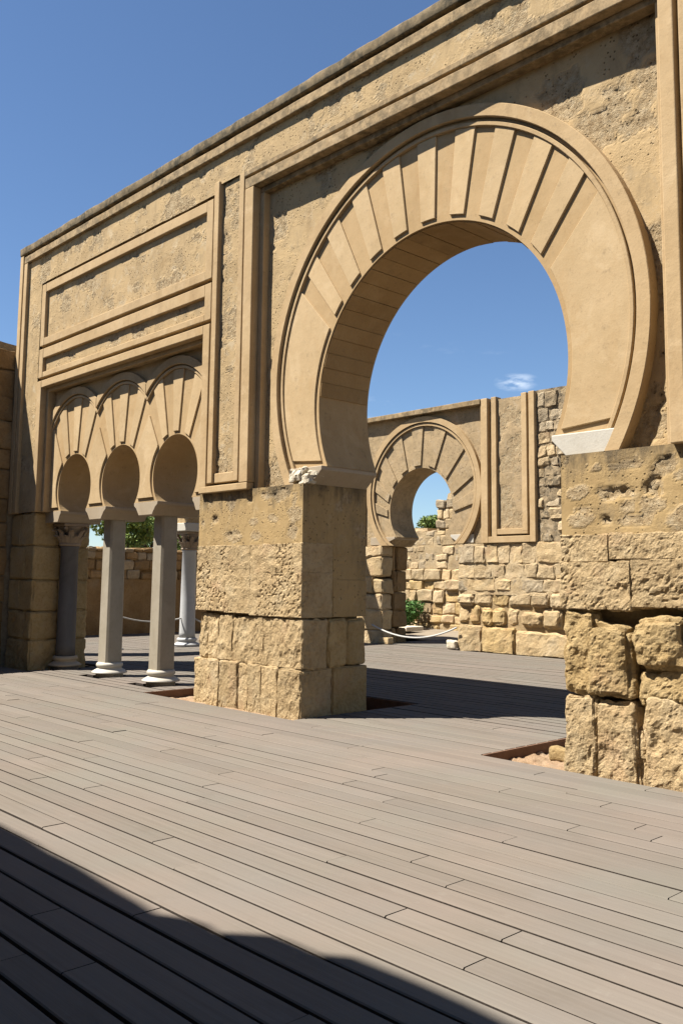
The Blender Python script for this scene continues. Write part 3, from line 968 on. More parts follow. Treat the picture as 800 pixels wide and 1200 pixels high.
def leafy_capital(c, z0, z1, r, mat, parent):
    """bell with two rows of leaves, corner volutes and a square abacus"""
    h = z1 - z0
    cap = lathe('capital', c, [(0.02, z0), (r, z0), (r * 1.16, z0 + 0.02), (r * 1.16, z0 + 0.045), (r * 1.0, z0 + 0.06), (r * 1.02, z0 + h * 0.5),
                               (r * 1.2, z0 + h * 0.75), (r * 1.45, z0 + h * 0.86), (0.02, z0 + h * 0.86)], mat, parent)
    V, F = [], []
    def leaf(a, zb, zt, rb, rt_, w):
        ca, sa = math.cos(a), math.sin(a)
        o = len(V)
        for t, ro, ww in ((0, 0.0, 0.7), (0.45, 0.03, 1.0), (0.8, 0.055, 0.8), (1.0, 0.11, 0.35)):
            rr = rb + (rt_ - rb) * t + ro
            z = zb + (zt - zb) * t - (0.02 if t == 1 else 0)
            for s in (-1, 0, 1):
                x, y = rr + (0.014 if s == 0 else 0), s * w * ww
                V.append((c[0] + ca * x - sa * y, c[1] + sa * x + ca * y, z))
        for i in range(3):
            for s in (0, 1):
                F.append((o + i * 3 + s, o + i * 3 + s + 1, o + i * 3 + s + 4, o + i * 3 + s + 3))
    for k in range(8):
        leaf(k * math.pi / 4, z0 + 0.05, z0 + h * 0.48, r * 1.02, r * 1.1, 0.06)
        leaf(k * math.pi / 4 + math.pi / 8, z0 + 0.05, z0 + h * 0.74, r * 1.02, r * 1.25, 0.055)
    lf = link('leaf_ring', mesh_np('leaf_ring', V, F), mat, parent)
    sd = lf.modifiers.new('thick', 'SOLIDIFY'); sd.thickness = 0.015
    for sx in (-1, 1):
        for sy in (-1, 1):
            tube('volute', [(c[0] + sx * r * 0.9, c[1] + sy * r * 0.9, z0 + h * 0.5), (c[0] + sx * r * 1.02, c[1] + sy * r * 1.02, z0 + h * 0.7),
                            (c[0] + sx * r * 1.2, c[1] + sy * r * 1.2, z0 + h * 0.83), (c[0] + sx * r * 1.28, c[1] + sy * r * 1.28, z0 + h * 0.74),
                            (c[0] + sx * r * 1.18, c[1] + sy * r * 1.18, z0 + h * 0.69)], [0.02, 0.03, 0.035, 0.03, 0.02], mat, parent)
    stone('abacus', (c[0] - r * 1.42, c[0] + r * 1.42, c[1] - r * 1.42, c[1] + r * 1.42, z0 + h * 0.86, z1), mat, parent, sm=False, sp=0.1, r=0.015, amp=0.006)
    return cap

YC = 0.62
for cx in (-5.405, -3.855):
    col = lathe('column', (cx, YC), [(0.02, -0.3), (0.22, -0.3), (0.22, 0.055), (0.02, 0.055)], 'grey_marble', fac, 20, False)
    column_base((cx, YC), 0.055, 'pale_impost', col, 0.95)
    square_shaft((cx, YC), 0.148, 0.030, 0.22, 2.545, 'grey_marble', col)
    flared_impost(cx, 0.25, YB - 0.03, 2.54, 2.742, 0.19, 0.335, 'impost_stone', col)
for cx, px in ((-6.97, 0), (-2.27, 1)):
    col = lathe('column', (cx, YC), [(0.02, -0.3), (0.24, -0.3), (0.24, 0.055), (0.02, 0.055)], 'dark_marble', fac, 20, False)
    column_base((cx, YC), 0.055, 'impost_stone', col, 0.95)
    lathe('shaft', (cx, YC), [(0.02, 0.22), (0.170, 0.22), (0.165, 0.4), (0.160, 1.2), (0.15, 2.10), (0.165, 2.115), (0.165, 2.14), (0.02, 2.14)], 'dark_marble', col)
    leafy_capital((cx, YC), 2.14, 2.545, 0.165, 'capital_stone', col)
    flared_impost(cx, 0.25, YB - 0.03, 2.547, 2.742, 0.24, 0.335, 'impost_stone', col)

# --- left pier of the great arch
def pier_relief(seed, zsplit):
    base = relief(0.006, 0.035, 0.16, seed, 2.3)
    return base
def cutter(sd, amp):
    return None

def pier_shaft(x0, x1, zb, zt, seed, parent, side, spots=()):
    """plastered upper block of a pier: worn front sheet on a solid"""
    boxes('render_core', [(x0 + 0.02, x1 - 0.02, 0.10, YB, zb, zt - 0.004)], 'pier_plaster', parent)
    face_grid('render', 'y', 0.062, x0, x1, zb - 0.004, zt, 0.022, 'pier_plaster', parent, relief(0.003, 0.02, 0.36, seed, 4.2, spots))
    for s, xx in ((1, x1), (-1, x0)):
        face_grid('render', 'x', xx, 0.062, YB + 0.02, zb - 0.004, zt, 0.035, 'pier_plaster', parent, relief(0.004, 0.015, 0.3, seed + 2, 3.0), sign=s)
    boxes('render_top', [(x0, x1, 0.066, YB, zt - 0.02, zt - 0.001)], 'pier_plaster', parent)

pl = boxes('pier', [(-2.06, -0.09, 0.16, 1.06, -0.32, 2.70)], 'mortar', fac)
pier_shaft(-2.14, 0.0, 2.03, 2.742, 31, pl, 1,
           [(-1.42, 2.57, 0.14, 0.11, 0.012), (-1.04, 2.59, 0.07, 0.05, 0.04), (-0.70, 2.63, 0.10, 0.06, 0.02), (-0.40, 2.62, 0.13, 0.08, 0.022), (-0.15, 2.40, 0.11, 0.08, 0.012),
            (-0.18, 2.15, 0.12, 0.08, 0.022), (-1.78, 2.38, 0.06, 0.045, 0.04), (-0.96, 2.33, 0.12, 0.06, 0.010), (-0.55, 2.35, 0.10, 0.05, 0.014), (-1.33, 2.15, 0.13, 0.06, 0.010),
            (-0.89, 2.14, 0.10, 0.06, 0.012), (-2.05, 2.33, 0.05, 0.06, 0.02)])
RK = dict(sp=0.017, r=0.014, amp=0.034, freq=9.0, k=2, octs=5, gain=0.68, chip=0.03, pit=0.006, ridge=0.5, sm=False)
def rocks(lst, parent, mat='rough_stone', seed0=0, name='stone', **kw):
    for i, b in enumerate(lst):
        q = dict(RK); q.update(kw); q['seed'] = seed0 + i
        if len(b) > 6: q.update(b[6])
        stone(name, b[:6], q.pop('mat', mat), parent, **q)
# band of rough masonry under the plaster (two courses, tight joints)
SAME = dict(r=0.004, k=1, warp=0.0, chip=0.004)
def rocks_same(lst, parent, mat, seed, **kw):
    for b in lst:
        q = dict(RK); q.update(SAME); q.update(kw)
        stone('stone', b, mat, parent, seed=seed, **q)
rocks_same([(-2.15, -0.99, 0.055, 0.60, 1.722, 2.03), (-0.988, 0.004, 0.055, 0.55, 1.682, 2.03),
            (-2.155, -1.52, 0.055, 0.6, 1.18, 1.721), (-1.519, -0.99, 0.055, 0.6, 1.165, 1.721), (-0.989, 0.006, 0.055, 0.55, 1.15, 1.681)],
           pl, 'rough_stone', 101, amp=0.022, pit=0.012)
rocks_same([(-0.5, 0.004, 0.555, 1.12, 1.60, 2.03), (-0.5, 0.008, 0.555, 1.13, 1.15, 1.597)], pl, 'pier_plaster', 110, amp=0.012, sp=0.04)
rocks([(-2.15, -0.5, 0.605, 1.12, 1.16, 2.03)], pl, 'dark_stone', 112, r=0.015, amp=0.012, sp=0.08)
# third course: upright blocks, rounded on the passage side
rocks([(-2.13, -1.93, 0.115, 0.5, 0.55, 1.125), (-1.926, -1.67, 0.10, 0.5, 0.55, 1.135), (-1.666, -1.36, 0.085, 0.5, 0.555, 1.13),
       (-1.357, -0.72, 0.085, 0.5, 0.55, 1.125), (-0.717, 0.015, 0.075, 0.47, 0.545, 1.125)], pl, 'rough_stone', 120, amp=0.045, warp=0.015, zs=0.6, chip=0.04)
rocks([(-0.6, 0.03, 0.475, 0.79, 0.555, 1.14), (-0.6, 0.02, 0.795, 1.14, 0.56, 1.14)], pl, 'ochre_stone', 130, amp=0.02, r=0.05, k=3, warp=0.03)
rocks([(-2.12, -0.62, 0.505, 1.12, 0.55, 1.12)], pl, 'dark_stone', 133, sp=0.08, r=0.04, amp=0.02)
# lowest course
rocks([(-2.15, -1.60, 0.05, 0.6, -0.12, 0.545), (-1.597, -1.20, 0.055, 0.6, -0.12, 0.545), (-1.197, -1.0, 0.07, 0.6, -0.12, 0.545),
       (-0.997, -0.72, 0.06, 0.6, -0.12, 0.545), (-0.717, -0.40, 0.05, 0.6, -0.12, 0.54), (-0.397, 0.02, 0.04, 0.55, -0.12, 0.54)],
      pl, 'rough_stone', 140, amp=0.036, warp=0.012, zs=0.6)
rocks([(-0.5, 0.03, 0.553, 1.13, -0.12, 0.548)], pl, 'ochre_stone', 150, amp=0.018)
rocks([(-2.14, -0.52, 0.605, 1.13, -0.12, 0.54)], pl, 'dark_stone', 152, sp=0.08, r=0.03, amp=0.02)

# --- right pier of the great arch
pr = boxes('pier', [(3.66, 5.62, 0.22, 1.06, -0.32, 2.70)], 'mortar', fac)
pier_shaft(3.555, 5.70, 2.01, 2.742, 36, pr, -1,
           [(4.05, 2.37, 0.17, 0.065, 0.045), (4.44, 2.38, 0.09, 0.085, 0.05), (4.00, 2.14, 0.055, 0.045, 0.05), (3.71, 2.395, 0.11, 0.07, 0.004), (3.735, 2.145, 0.15, 0.075, 0.004),
            (4.28, 2.13, 0.15, 0.055, 0.022), (4.66, 2.12, 0.10, 0.09, 0.006), (4.52, 2.57, 0.13, 0.08, 0.03), (3.91, 2.60, 0.05, 0.03, 0.008), (4.20, 2.60, 0.12, 0.04, 0.015), (5.1, 2.4, 0.15, 0.1, 0.03)])
rocks_same([(3.55, 4.02, 0.055, 0.6, 1.78, 2.015), (4.024, 4.75, 0.058, 0.6, 1.80, 2.015), (4.754, 5.7, 0.05, 0.6, 1.78, 2.015),
            (3.545, 4.22, 0.045, 0.6, 1.37, 1.777), (4.224, 5.0, 0.055, 0.6, 1.40, 1.797), (5.004, 5.71, 0.05, 0.6, 1.40, 1.777)],
           pr, 'rough_stone', 203, amp=0.04, chip=0.02, pit=0.012)
rocks([(3.55, 5.7, 0.605, 1.12, 1.38, 2.01)], pr, 'dark_stone', 207, sp=0.08, r=0.02, amp=0.015)
rocks([(3.53, 3.87, 0.06, 0.55, 0.64, 1.345), (3.80, 4.23, 0.03, 0.6, 0.63, 1.23), (4.26, 4.72, 0.02, 0.6, 0.90, 1.30), (4.27, 4.75, 0.07, 0.6, 0.62, 0.93),
       (4.78, 5.30, 0.03, 0.6, 0.63, 1.33), (5.32, 5.72, 0.04, 0.6, 0.63, 1.34)],
      pr, 'ochre_stone', 210, amp=0.055, r=0.06, warp=0.06, k=3, freq=7.0, chip=0.05)
rocks([(3.55, 5.7, 0.62, 1.12, 0.63, 1.36)], pr, 'dark_stone', 217, sp=0.08, r=0.05, amp=0.02)
rocks([(3.555, 3.87, 0.06, 0.55, -0.14, 0.62), (3.873, 4.25, 0.045, 0.6, -0.14, 0.60), (4.20, 4.31, 0.10, 0.5, -0.14, 0.42), (4.31, 4.90, 0.045, 0.6, -0.14, 0.66),
       (4.91, 5.3, 0.06, 0.6, -0.14, 0.62), (5.31, 5.7, 0.05, 0.6, -0.14, 0.61)],
      pr, 'rough_stone', 220, amp=0.05, r=0.03, warp=0.03, zs=0.7, chip=0.05)
rocks([(3.56, 5.7, 0.61, 1.12, -0.14, 0.61)], pr, 'dark_stone', 227, sp=0.08, r=0.04, amp=0.02)

# --- left jamb of the arcade (in the shade of the side wall)
jb = boxes('pier', [(-8.10, -7.26, 0.16, 1.06, -0.32, 2.72)], 'mortar', fac)
rj = random.Random(8)
zc = -0.12
for i, h in enumerate((0.62, 0.50, 0.55, 0.60, 0.585)):
    cut_ = -7.62 + rj.uniform(-0.15, 0.15)
    rocks([(-8.17, cut_ - 0.004, 0.06, 0.6, zc, zc + h - 0.008), (cut_ + 0.004, -7.20, 0.055, 0.55, zc, zc + h - 0.008),
           (-7.9, -7.19, 0.556, 1.12, zc, zc + h - 0.01)], jb, 'ochre_stone', 240 + 4 * i, amp=0.02 if i > 1 else 0.045, r=0.03, sp=0.045, warp=0.02)
    zc += h

# ================================================================== SIDE WALL on the left (casts the shade on the jamb)
def wall_profile(name, axis, c0, c1, prof, mat, parent=None):
    """thick wall with a broken top: prof = list of (u, height)"""
    n = len(prof)
    V = []
    for c in (c0, c1):
        for u, h in prof: V.append((u, c, -0.3) if axis == 'y' else (c, u, -0.3))
        for u, h in prof: V.append((u, c, h) if axis == 'y' else (c, u, h))
    F = []
    for i in range(n - 1):
        j = i + 1
        F += [(i, j, n + j, n + i), (2 * n + i, 3 * n + i, 3 * n + j, 2 * n + j), (n + i, n + j, 3 * n + j, 3 * n + i)]
    F += [(0, n, 3 * n, 2 * n), (n - 1, 3 * n - 1, 4 * n - 1, 2 * n - 1)]
    me = mesh_np(name, V, F)
    import bmesh
    bm = bmesh.new(); bm.from_mesh(me); bmesh.ops.recalc_face_normals(bm, faces=bm.faces); bm.to_mesh(me); bm.free()
    return link(name, me, mat, parent)

sw = thing('side_wall', 'broken dark stone wall meeting the left end of the facade at right angles', 'wall', (-8.6, -4, 0))
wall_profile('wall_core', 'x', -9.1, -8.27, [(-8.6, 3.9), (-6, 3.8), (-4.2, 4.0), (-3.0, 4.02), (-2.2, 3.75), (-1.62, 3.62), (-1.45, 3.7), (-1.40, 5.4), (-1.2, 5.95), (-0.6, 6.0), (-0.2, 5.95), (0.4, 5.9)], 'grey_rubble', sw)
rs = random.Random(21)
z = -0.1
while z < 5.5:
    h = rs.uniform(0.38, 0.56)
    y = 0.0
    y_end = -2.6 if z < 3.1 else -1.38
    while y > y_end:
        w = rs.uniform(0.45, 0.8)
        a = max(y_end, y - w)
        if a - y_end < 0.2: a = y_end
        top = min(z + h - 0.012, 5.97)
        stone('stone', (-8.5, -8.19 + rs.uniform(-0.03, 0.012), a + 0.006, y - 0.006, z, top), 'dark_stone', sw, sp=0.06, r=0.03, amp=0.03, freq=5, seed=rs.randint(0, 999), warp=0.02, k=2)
        y = a
    z += h

# ================================================================== WALL behind the camera (its broken top shades the near deck)
bw = thing('boundary_wall', 'tall broken rubble wall whose top throws the wavy shadow on the deck', 'wall', (1, -8.4, 0))
prof = [(-9.1, 7.2), (-5, 7.3), (-2.5, 7.22), (-0.79, 7.24), (0.39, 7.18), (1.10, 7.10), (1.33, 7.06), (1.40, 7.20), (1.52, 7.24), (1.64, 7.21), (1.70, 7.54), (1.80, 7.57), (1.97, 7.58), (2.02, 7.76), (2.3, 7.81), (2.6, 7.82), (3.4, 7.8), (5, 7.7), (8, 7.75), (12, 7.6)]
fine = []
for (a, b) in zip(prof[:-1], prof[1:]):
    n = max(1, int((b[0] - a[0]) / 0.15))
    for i in range(n):
        t = i / n
        u = a[0] + (b[0] - a[0]) * t
        fine.append((u, a[1] + (b[1] - a[1]) * t + 0.03 * float(fbm(np.array([[u, 0, 0]]), 2.5, 3)[0])))
fine.append(prof[-1])
wall_profile('wall_core', 'y', -8.7, -8.0, fine, 'grey_rubble', bw)

# ================================================================== BACK BUILDING across the court
YA = 9.80
bk = thing('arched_back_wall', 'ruined inner wall with a smaller horseshoe arch seen through the great arch', 'wall', (-5.5, 10.3, 0))
YE = 10.75
BI, BRI = (-6.90, 3.37), 1.04
BO, BRO = (-6.81, 3.80), 1.885
BJ = (-6.98, 2.95)
top_prof = [(-13.0, 5.84), (-9, 5.85), (-4.87, 5.85), (-3.36, 5.82), (-3.0, 5.84), (-2.6, 5.80), (-1.5, 5.9), (0, 5.7), (2, 5.8), (4.5, 5.5)]
# solid above springing level
rect = (-8.80, -4.87, 2.48, 5.72)
a0 = foot_angle(BI, BRI, 2.70)
A, B = rect_ring(BI, rect, a0, 180 - a0, 70, lambda a: (BI[0] + BRI * math.cos(R(a)), BI[1] + BRI * math.sin(R(a))))
b_arch = strip('arch', A, B, YA + 0.10, YE, 'worn_plaster', bk)
boxes('wall_core', [(-13.0, -8.80, YA + 0.05, YE, 2.48, 5.85), (-8.80, -4.87, YA + 0.06, YE, 5.72, 5.84), (-4.87, 4.5, YA + 0.05, YE, 2.48, 5.78),
                    (-5.57, 4.5, YA + 0.12, YE, -0.3, 2.48), (-13.0, -8.40, YA + 0.12, YE, -0.3, 2.48), (-8.8, -8.1, YA + .11, YE, 2.478, 2.7), (-5.7, -4.87, YA + .11, YE, 2.478, 2.7)],
      'old_wall', bk)
# voussoirs and rings
for k in range(9):
    a = 15.0 + 17.6 * k
    wedge('voussoir', BJ, a, a + 8.8, BI, BRI + 0.06, BO, BRO - 0.235, YA + 0.065, YA + 0.16, 'worn_plaster', b_arch, 4)
def ring_cut(name, c, r0, r1, zb, y0, y1, mat, parent, xmin):
    A_, B_ = arc_at(c, r0, zb, 60), arc_at(c, r1, zb, 60)
    return strip(name, A_, B_, y0, y1, mat, parent)
ring_cut('outer_ring', BO, BRO - 0.14, BRO, 2.485, YA + 0.0, YA + 0.2, 'band_plaster', b_arch, 0)
ring_cut('inner_ring', BO, BRO - 0.225, BRO - 0.17, 2.485, YA + 0.03, YA + 0.2, 'band_plaster', b_arch, 0)
face_grid('spandrel', 'y', YA + 0.095, -8.80, -4.87, 2.49, 5.73, 0.05, 'worn_plaster', bk, relief(0.008, 0.03, 0.1, 71),
          keep=lambda x, z: np.hypot(x - BO[0], z - BO[1]) > 1.80)
impost('impost', -8.6, -8.15, 1, YA + 0.06, YE + 0.02, 2.50, 2.705, 0.42, 'impost_stone', b_arch)
impost('impost', -5.65, -5.2, -1, YA + 0.06, YE + 0.02, 2.50, 2.705, 0.25, 'pale_impost', b_arch)
# frame and blind panel to the right of the arch
def bband(x0, x1, z0, z1, y0=0.0, mat='band_plaster', sd=0):
    bar('frame_band', x0, x1, YA - 0.06 + y0, YA + 0.16, z0, z1, mat, bk, seed=300 + sd, amp=0.006, sp=0.12)
bband(-8.95, -4.88, 5.735, 5.86, -0.03, 'head_plaster', 0)
bband(-4.88, -4.69, 2.475, 5.86, 0.0, 'band_plaster', 1)
bband(-4.58, -4.44, 2.60, 5.86, 0.005, 'band_plaster', 2)
bband(-3.74, -3.60, 2.72, 5.845, 0.005, 'band_plaster', 3)
bband(-3.54, -3.39, 2.475, 5.85, 0.0, 'band_plaster', 4)
bband(-4.69, -3.54, 2.475, 2.62, 0.003, 'band_plaster', 5)
bband(-4.44, -3.60, 2.66, 2.79, 0.008, 'band_plaster', 6)
face_grid('field', 'y', YA + 0.005, -4.44, -3.72, 2.75, 5.80, 0.04, 'worn_plaster', bk, relief(0.008, 0.04, 0.05, 72))
# raw rubble above, to the right of the panel
def rubble_relief(seed):
    def f(P):
        c = np.abs(fbm(P, 2.6, 2, seed)) * 0.06
        return 0.05 * fbm(P, 4.5, 5, seed + 1, 0.6) - c
    return f
face_grid('rubble_face', 'y', YA + 0.03, -3.40, 4.5, 2.46, 5.86, 0.045, 'old_wall', bk, rubble_relief(80))

def course_wall(parent, axis, c, u0, u1, z0, z1, hs, ws, depth, mat, seed, sp=0.07, amp=0.03, r=0.04, out=0.03, name='stone', sgn=-1, mats=None):
    q = random.Random(seed)
    z = z0
    n = 0
    while z < z1 - 0.03:
        h = q.uniform(*hs)
        if z1 - (z + h) < hs[0] * 0.6: h = z1 - z
        u = u0 + q.uniform(-ws[1], 0) * 0.5
        while u < u1:
            w = q.uniform(*ws) * (1.5 if q.random() < 0.2 else 1)
            a, b = max(u, u0), min(u + w, u1)
            if u1 - b < ws[0] * 0.5: b = u1
            if b - a > 0.05:
                f = q.uniform(0, out)
                hh = h * (1 if q.random() < 0.8 else q.uniform(0.75, 0.95))
                m = q.choice(mats) if mats else mat
                bb = (a + 0.008, b - 0.008, c - f, c + depth, z + 0.006, z + hh - 0.006)
                if axis == 'x': bb = ((c - depth, c + f) if sgn > 0 else (c - f, c + depth)) + (a + 0.008, b - 0.008, z + 0.006, z + hh - 0.006)
                stone(name, bb, m, parent, sp=sp, r=min(r, h * 0.3), amp=amp, freq=5.5, seed=q.randint(0, 9999), warp=0.045, k=2, octs=4, gain=0.62, chip=0.05 if sp < 0.1 else 0.03, pit=0.008, ridge=0.4, sm=False)
                n += 1
            u = b if b < u1 else u1 + 1
        z += h
    return n
MM = ['rough_stone', 'rubble_stone', 'ochre_stone', 'rubble_stone']
course_wall(bk, 'y', YA, -5.62, 1.2, -0.05, 0.60, (0.62, 0.66), (0.75, 1.5), 0.35, 'rough_stone', 3, sp=0.06, amp=0.035, out=0.05, mats=['rough_stone', 'ochre_stone'])
course_wall(bk, 'y', YA, -5.62, 1.2, 0.60, 1.04, (0.42, 0.45), (0.26, 0.62), 0.35, 'ochre_stone', 4, sp=0.06, amp=0.045, out=0.08, r=0.08, mats=['ochre_stone', 'rough_stone'])
course_wall(bk, 'y', YA, -5.62, 1.2, 1.04, 1.36, (0.30, 0.33), (0.3, 0.62), 0.35, 'rubble_stone', 5, sp=0.06, amp=0.045, out=0.08, r=0.06, mats=MM)
course_wall(bk, 'y', YA, -5.62, 1.2, 1.36, 2.47, (0.24, 0.40), (0.3, 0.7), 0.35, 'rubble_stone', 16, sp=0.06, amp=0.04, out=0.03, r=0.03, mats=['rubble_stone', 'rough_stone', 'grey_rubble', 'rubble_stone'])
face_grid('mortar', 'y', YA + 0.0, -5.6, 1.2, 1.30, 2.47, 0.05, 'rubble_stone', bk, lambda P: 0.03 * fbm(P, 6.0, 4, 91, 0.6))
face_grid('mortar', 'y', YA + 0.04, -5.6, 1.2, -0.05, 1.33, 0.05, 'mortar', bk, lambda P: 0.03 * fbm(P, 6.0, 4, 92, 0.6))
course_wall(bk, 'y', YA + 0.045, -3.37, -0.9, 2.47, 5.80, (0.20, 0.34), (0.22, 0.5), 0.2, 'grey_rubble', 31, sp=0.07, amp=0.06, out=0.05, r=0.03, mats=['grey_rubble', 'rubble_stone', 'grey_rubble', 'old_wall'])
# left pier of the back arch
course_wall(bk, 'y', YA, -9.6, -8.10, -0.1, 2.49, (0.38, 0.55), (0.5, 0.8), 0.4, 'rubble_stone', 7, sp=0.07, amp=0.03, out=0.02, mats=['rough_stone', 'rubble_stone'])
course_wall(bk, 'x', -8.11, YA + 0.405, YE, -0.1, 2.49, (0.42, 0.55), (0.3, 0.6), 0.3, 'dark_stone', 9, sp=0.07, amp=0.025, out=0.02, sgn=1)
course_wall(bk, 'x', -5.60, YA + 0.36, YE, -0.1, 2.49, (0.42, 0.55), (0.3, 0.6), 0.3, 'rubble_stone', 10, sp=0.07, amp=0.025, out=0.02, sgn=-1)

# ================================================================== SIDE ARCADE of the court (left) with its white column
ac = thing('court_arcade', 'low stone arcade on a white marble column at the side of the court', 'arcade', (-10.17, 5.35, 0))
def yz_arch(name, x0, x1, ya, yb, yc, r, zs, zt, mat, parent):
    """wall piece in a plane x = const with a round arch cut out"""
    A_, B_ = [], []
    for i in range(41):
        a = 180.0 * i / 40
        y, z_ = yc + r * math.cos(R(a)), zs + r * math.sin(R(a))
        A_.append((y, z_))
        B_.append((yb if a < 45 else (ya if a > 135 else yc + (zt - zs) / math.tan(R(a)) if abs(a - 90) > 1e-6 else yc), zt if 45 <= a <= 135 else zs + min(zt - zs, (yb - yc) * abs(math.tan(R(a))))))
    B_ = [(min(max(y, ya), yb), z_) for y, z_ in B_]
    n = len(A_)
    V = [(x0, y, z_) for y, z_ in A_] + [(x0, y, z_) for y, z_ in B_] + [(x1, y, z_) for y, z_ in A_] + [(x1, y, z_) for y, z_ in B_]
    F = []
    for i in range(n - 1):
        j = i + 1
        F += [(i, j, n + j, n + i), (2 * n + i, 3 * n + i, 3 * n + j, 2 * n + j), (i, 2 * n + i, 2 * n + j, j), (n + i, n + j, 3 * n + j, 3 * n + i)]
    F += [(0, n, 3 * n, 2 * n), (n - 1, 3 * n - 1, 4 * n - 1, 2 * n - 1)]
    me = mesh_np(name, V, F)
    import bmesh
    bm = bmesh.new(); bm.from_mesh(me); bmesh.ops.recalc_face_normals(bm, faces=bm.faces); bm.to_mesh(me); bm.free()
    return link(name, me, mat, parent)
CY = 5.30
yz_arch('arch', -10.50, -9.85, 1.12, CY, 3.30, 1.72, 2.90, 4.75, 'rough_stone', ac)
yz_arch('arch', -10.50, -9.85, CY + 0.002, 9.78, 7.50, 1.95, 2.90, 4.95, 'rough_stone', ac)
wc = lathe('column', (-10.17, CY), [(0.02, -0.3), (0.30, -0.3), (0.30, 0.03), (0.02, 0.03)], 'white_marble', ac, 24, False)
column_base((-10.17, CY), 0.03, 'white_marble', wc, 1.05)
lathe('shaft', (-10.17, CY), [(0.02, 0.20), (0.195, 0.20), (0.185, 0.32), (0.178, 1.1), (0.165, 2.22), (0.18, 2.235), (0.18, 2.26), (0.02, 2.26)], 'white_marble', wc)
leafy_capital((-10.17, CY), 2.26, 2.70, 0.175, 'capital_stone', wc)
stone('impost', (-10.53, -9.82, CY - 0.36, CY + 0.36, 2.70, 2.90), 'pale_impost', ac, sm=False, sp=0.2, r=0.02, amp=0.006)
course_wall(ac, 'y', 8.98, -10.5, -9.85, -0.2, 2.90, (0.42, 0.55), (0.4, 0.66), 0.78, 'rubble_stone', 13, sp=0.12, amp=0.03)
course_wall(ac, 'y', 1.13, -10.5, -9.85, -0.2, 2.90, (0.42, 0.55), (0.4, 0.66), 0.42, 'rubble_stone', 14, sp=0.12, amp=0.03)

# ================================================================== SHADED WALL beyond the arcade
fl = thing('shaded_court_wall', 'low brown wall in shade beyond the slender columns, trees showing above it', 'wall', (-15.4, 8, 0))
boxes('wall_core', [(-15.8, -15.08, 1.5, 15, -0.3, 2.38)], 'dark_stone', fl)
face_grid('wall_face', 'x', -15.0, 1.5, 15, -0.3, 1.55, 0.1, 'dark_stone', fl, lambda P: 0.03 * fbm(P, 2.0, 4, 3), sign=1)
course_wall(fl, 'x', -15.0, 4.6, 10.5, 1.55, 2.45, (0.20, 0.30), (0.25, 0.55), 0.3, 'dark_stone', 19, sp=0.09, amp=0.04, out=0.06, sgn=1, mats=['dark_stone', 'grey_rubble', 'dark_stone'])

# ================================================================== FAR WALL behind the back arch
fw_ = thing('far_ruined_wall', 'sunlit ruined rubble wall with a taller stump seen through the smaller arch', 'wall', (-12.5, 17.4, 0))
wall_profile('wall_core', 'y', 17.12, 17.9, [(-19, 3.3), (-15, 3.5), (-13.0, 3.45), (-12.95, 3.28), (-12.55, 3.25), (-12.5, 4.1), (-12.35, 4.35), (-12.1, 4.4), (-12.05, 4.6), (-11.7, 4.75), (-11.4, 5.2), (-10.8, 5.4), (-9.5, 5.2), (-7, 5.0)], 'rubble_stone', fw_)
course_wall(fw_, 'y', 17.0, -15.6, -10.4, -0.25, 2.0, (0.28, 0.42), (0.32, 0.6), 0.3, 'rubble_stone', 23, sp=0.12, amp=0.05, out=0.12, mats=['rough_stone', 'ochre_stone', 'rubble_stone'])
course_wall(fw_, 'y', 17.05, -15.6, -12.6, 2.0, 3.4, (0.22, 0.36), (0.3, 0.6), 0.3, 'rubble_stone', 24, sp=0.12, amp=0.05, out=0.05, mats=['rubble_stone', 'grey_rubble'])
course_wall(fw_, 'y', 17.05, -12.5, -10.4, 2.0, 4.45, (0.22, 0.36), (0.3, 0.55), 0.3, 'rubble_stone', 25, sp=0.12, amp=0.05, out=0.06, mats=['rubble_stone', 'grey_rubble', 'rough_stone'])
face_grid('mortar', 'y', 17.02, -15.6, -10.4, -0.25, 3.3, 0.1, 'rubble_stone', fw_, lambda P: 0.05 * fbm(P, 4.0, 4, 93, 0.6))
struct(floor_grid('dirt_path', -18, -4.0, 12.4, 17.2, -0.03, 0.25, 'sand_ground', 0.05, 1.0, 3))

# ================================================================== FOLIAGE
def foliage(name, blobs, n, size, mat, parent, seed=1):
    q = np.random.RandomState(seed)
    V, F = [], []
    w = np.array([b[3] * b[4] * b[5] for b in blobs]); w = w / w.sum()
    for _ in range(n):
        b = blobs[q.choice(len(blobs), p=w)]
        d = q.normal(size=3); d /= np.linalg.norm(d)
        p = np.array(b[:3]) + d * np.array(b[3:6]) * (q.uniform(0.25, 1.0) ** 0.6) * q.uniform(0.85, 1.12)
        nrm = d * 0.6 + q.normal(size=3) * 0.7 + np.array([0, 0, 0.35])
        nrm /= np.linalg.norm(nrm)
        u = np.cross(nrm, q.normal(size=3)); u /= np.linalg.norm(u)
        v = np.cross(nrm, u)
        s = size * q.uniform(0.6, 1.35)
        o = len(V)
        V += [p - u * s, p + v * s * 0.42, p + u * s, p - v * s * 0.42]
        F += [(o, o + 1, o + 2), (o, o + 2, o + 3)]
    return link(name, mesh_np(name, V, F), mat, parent)

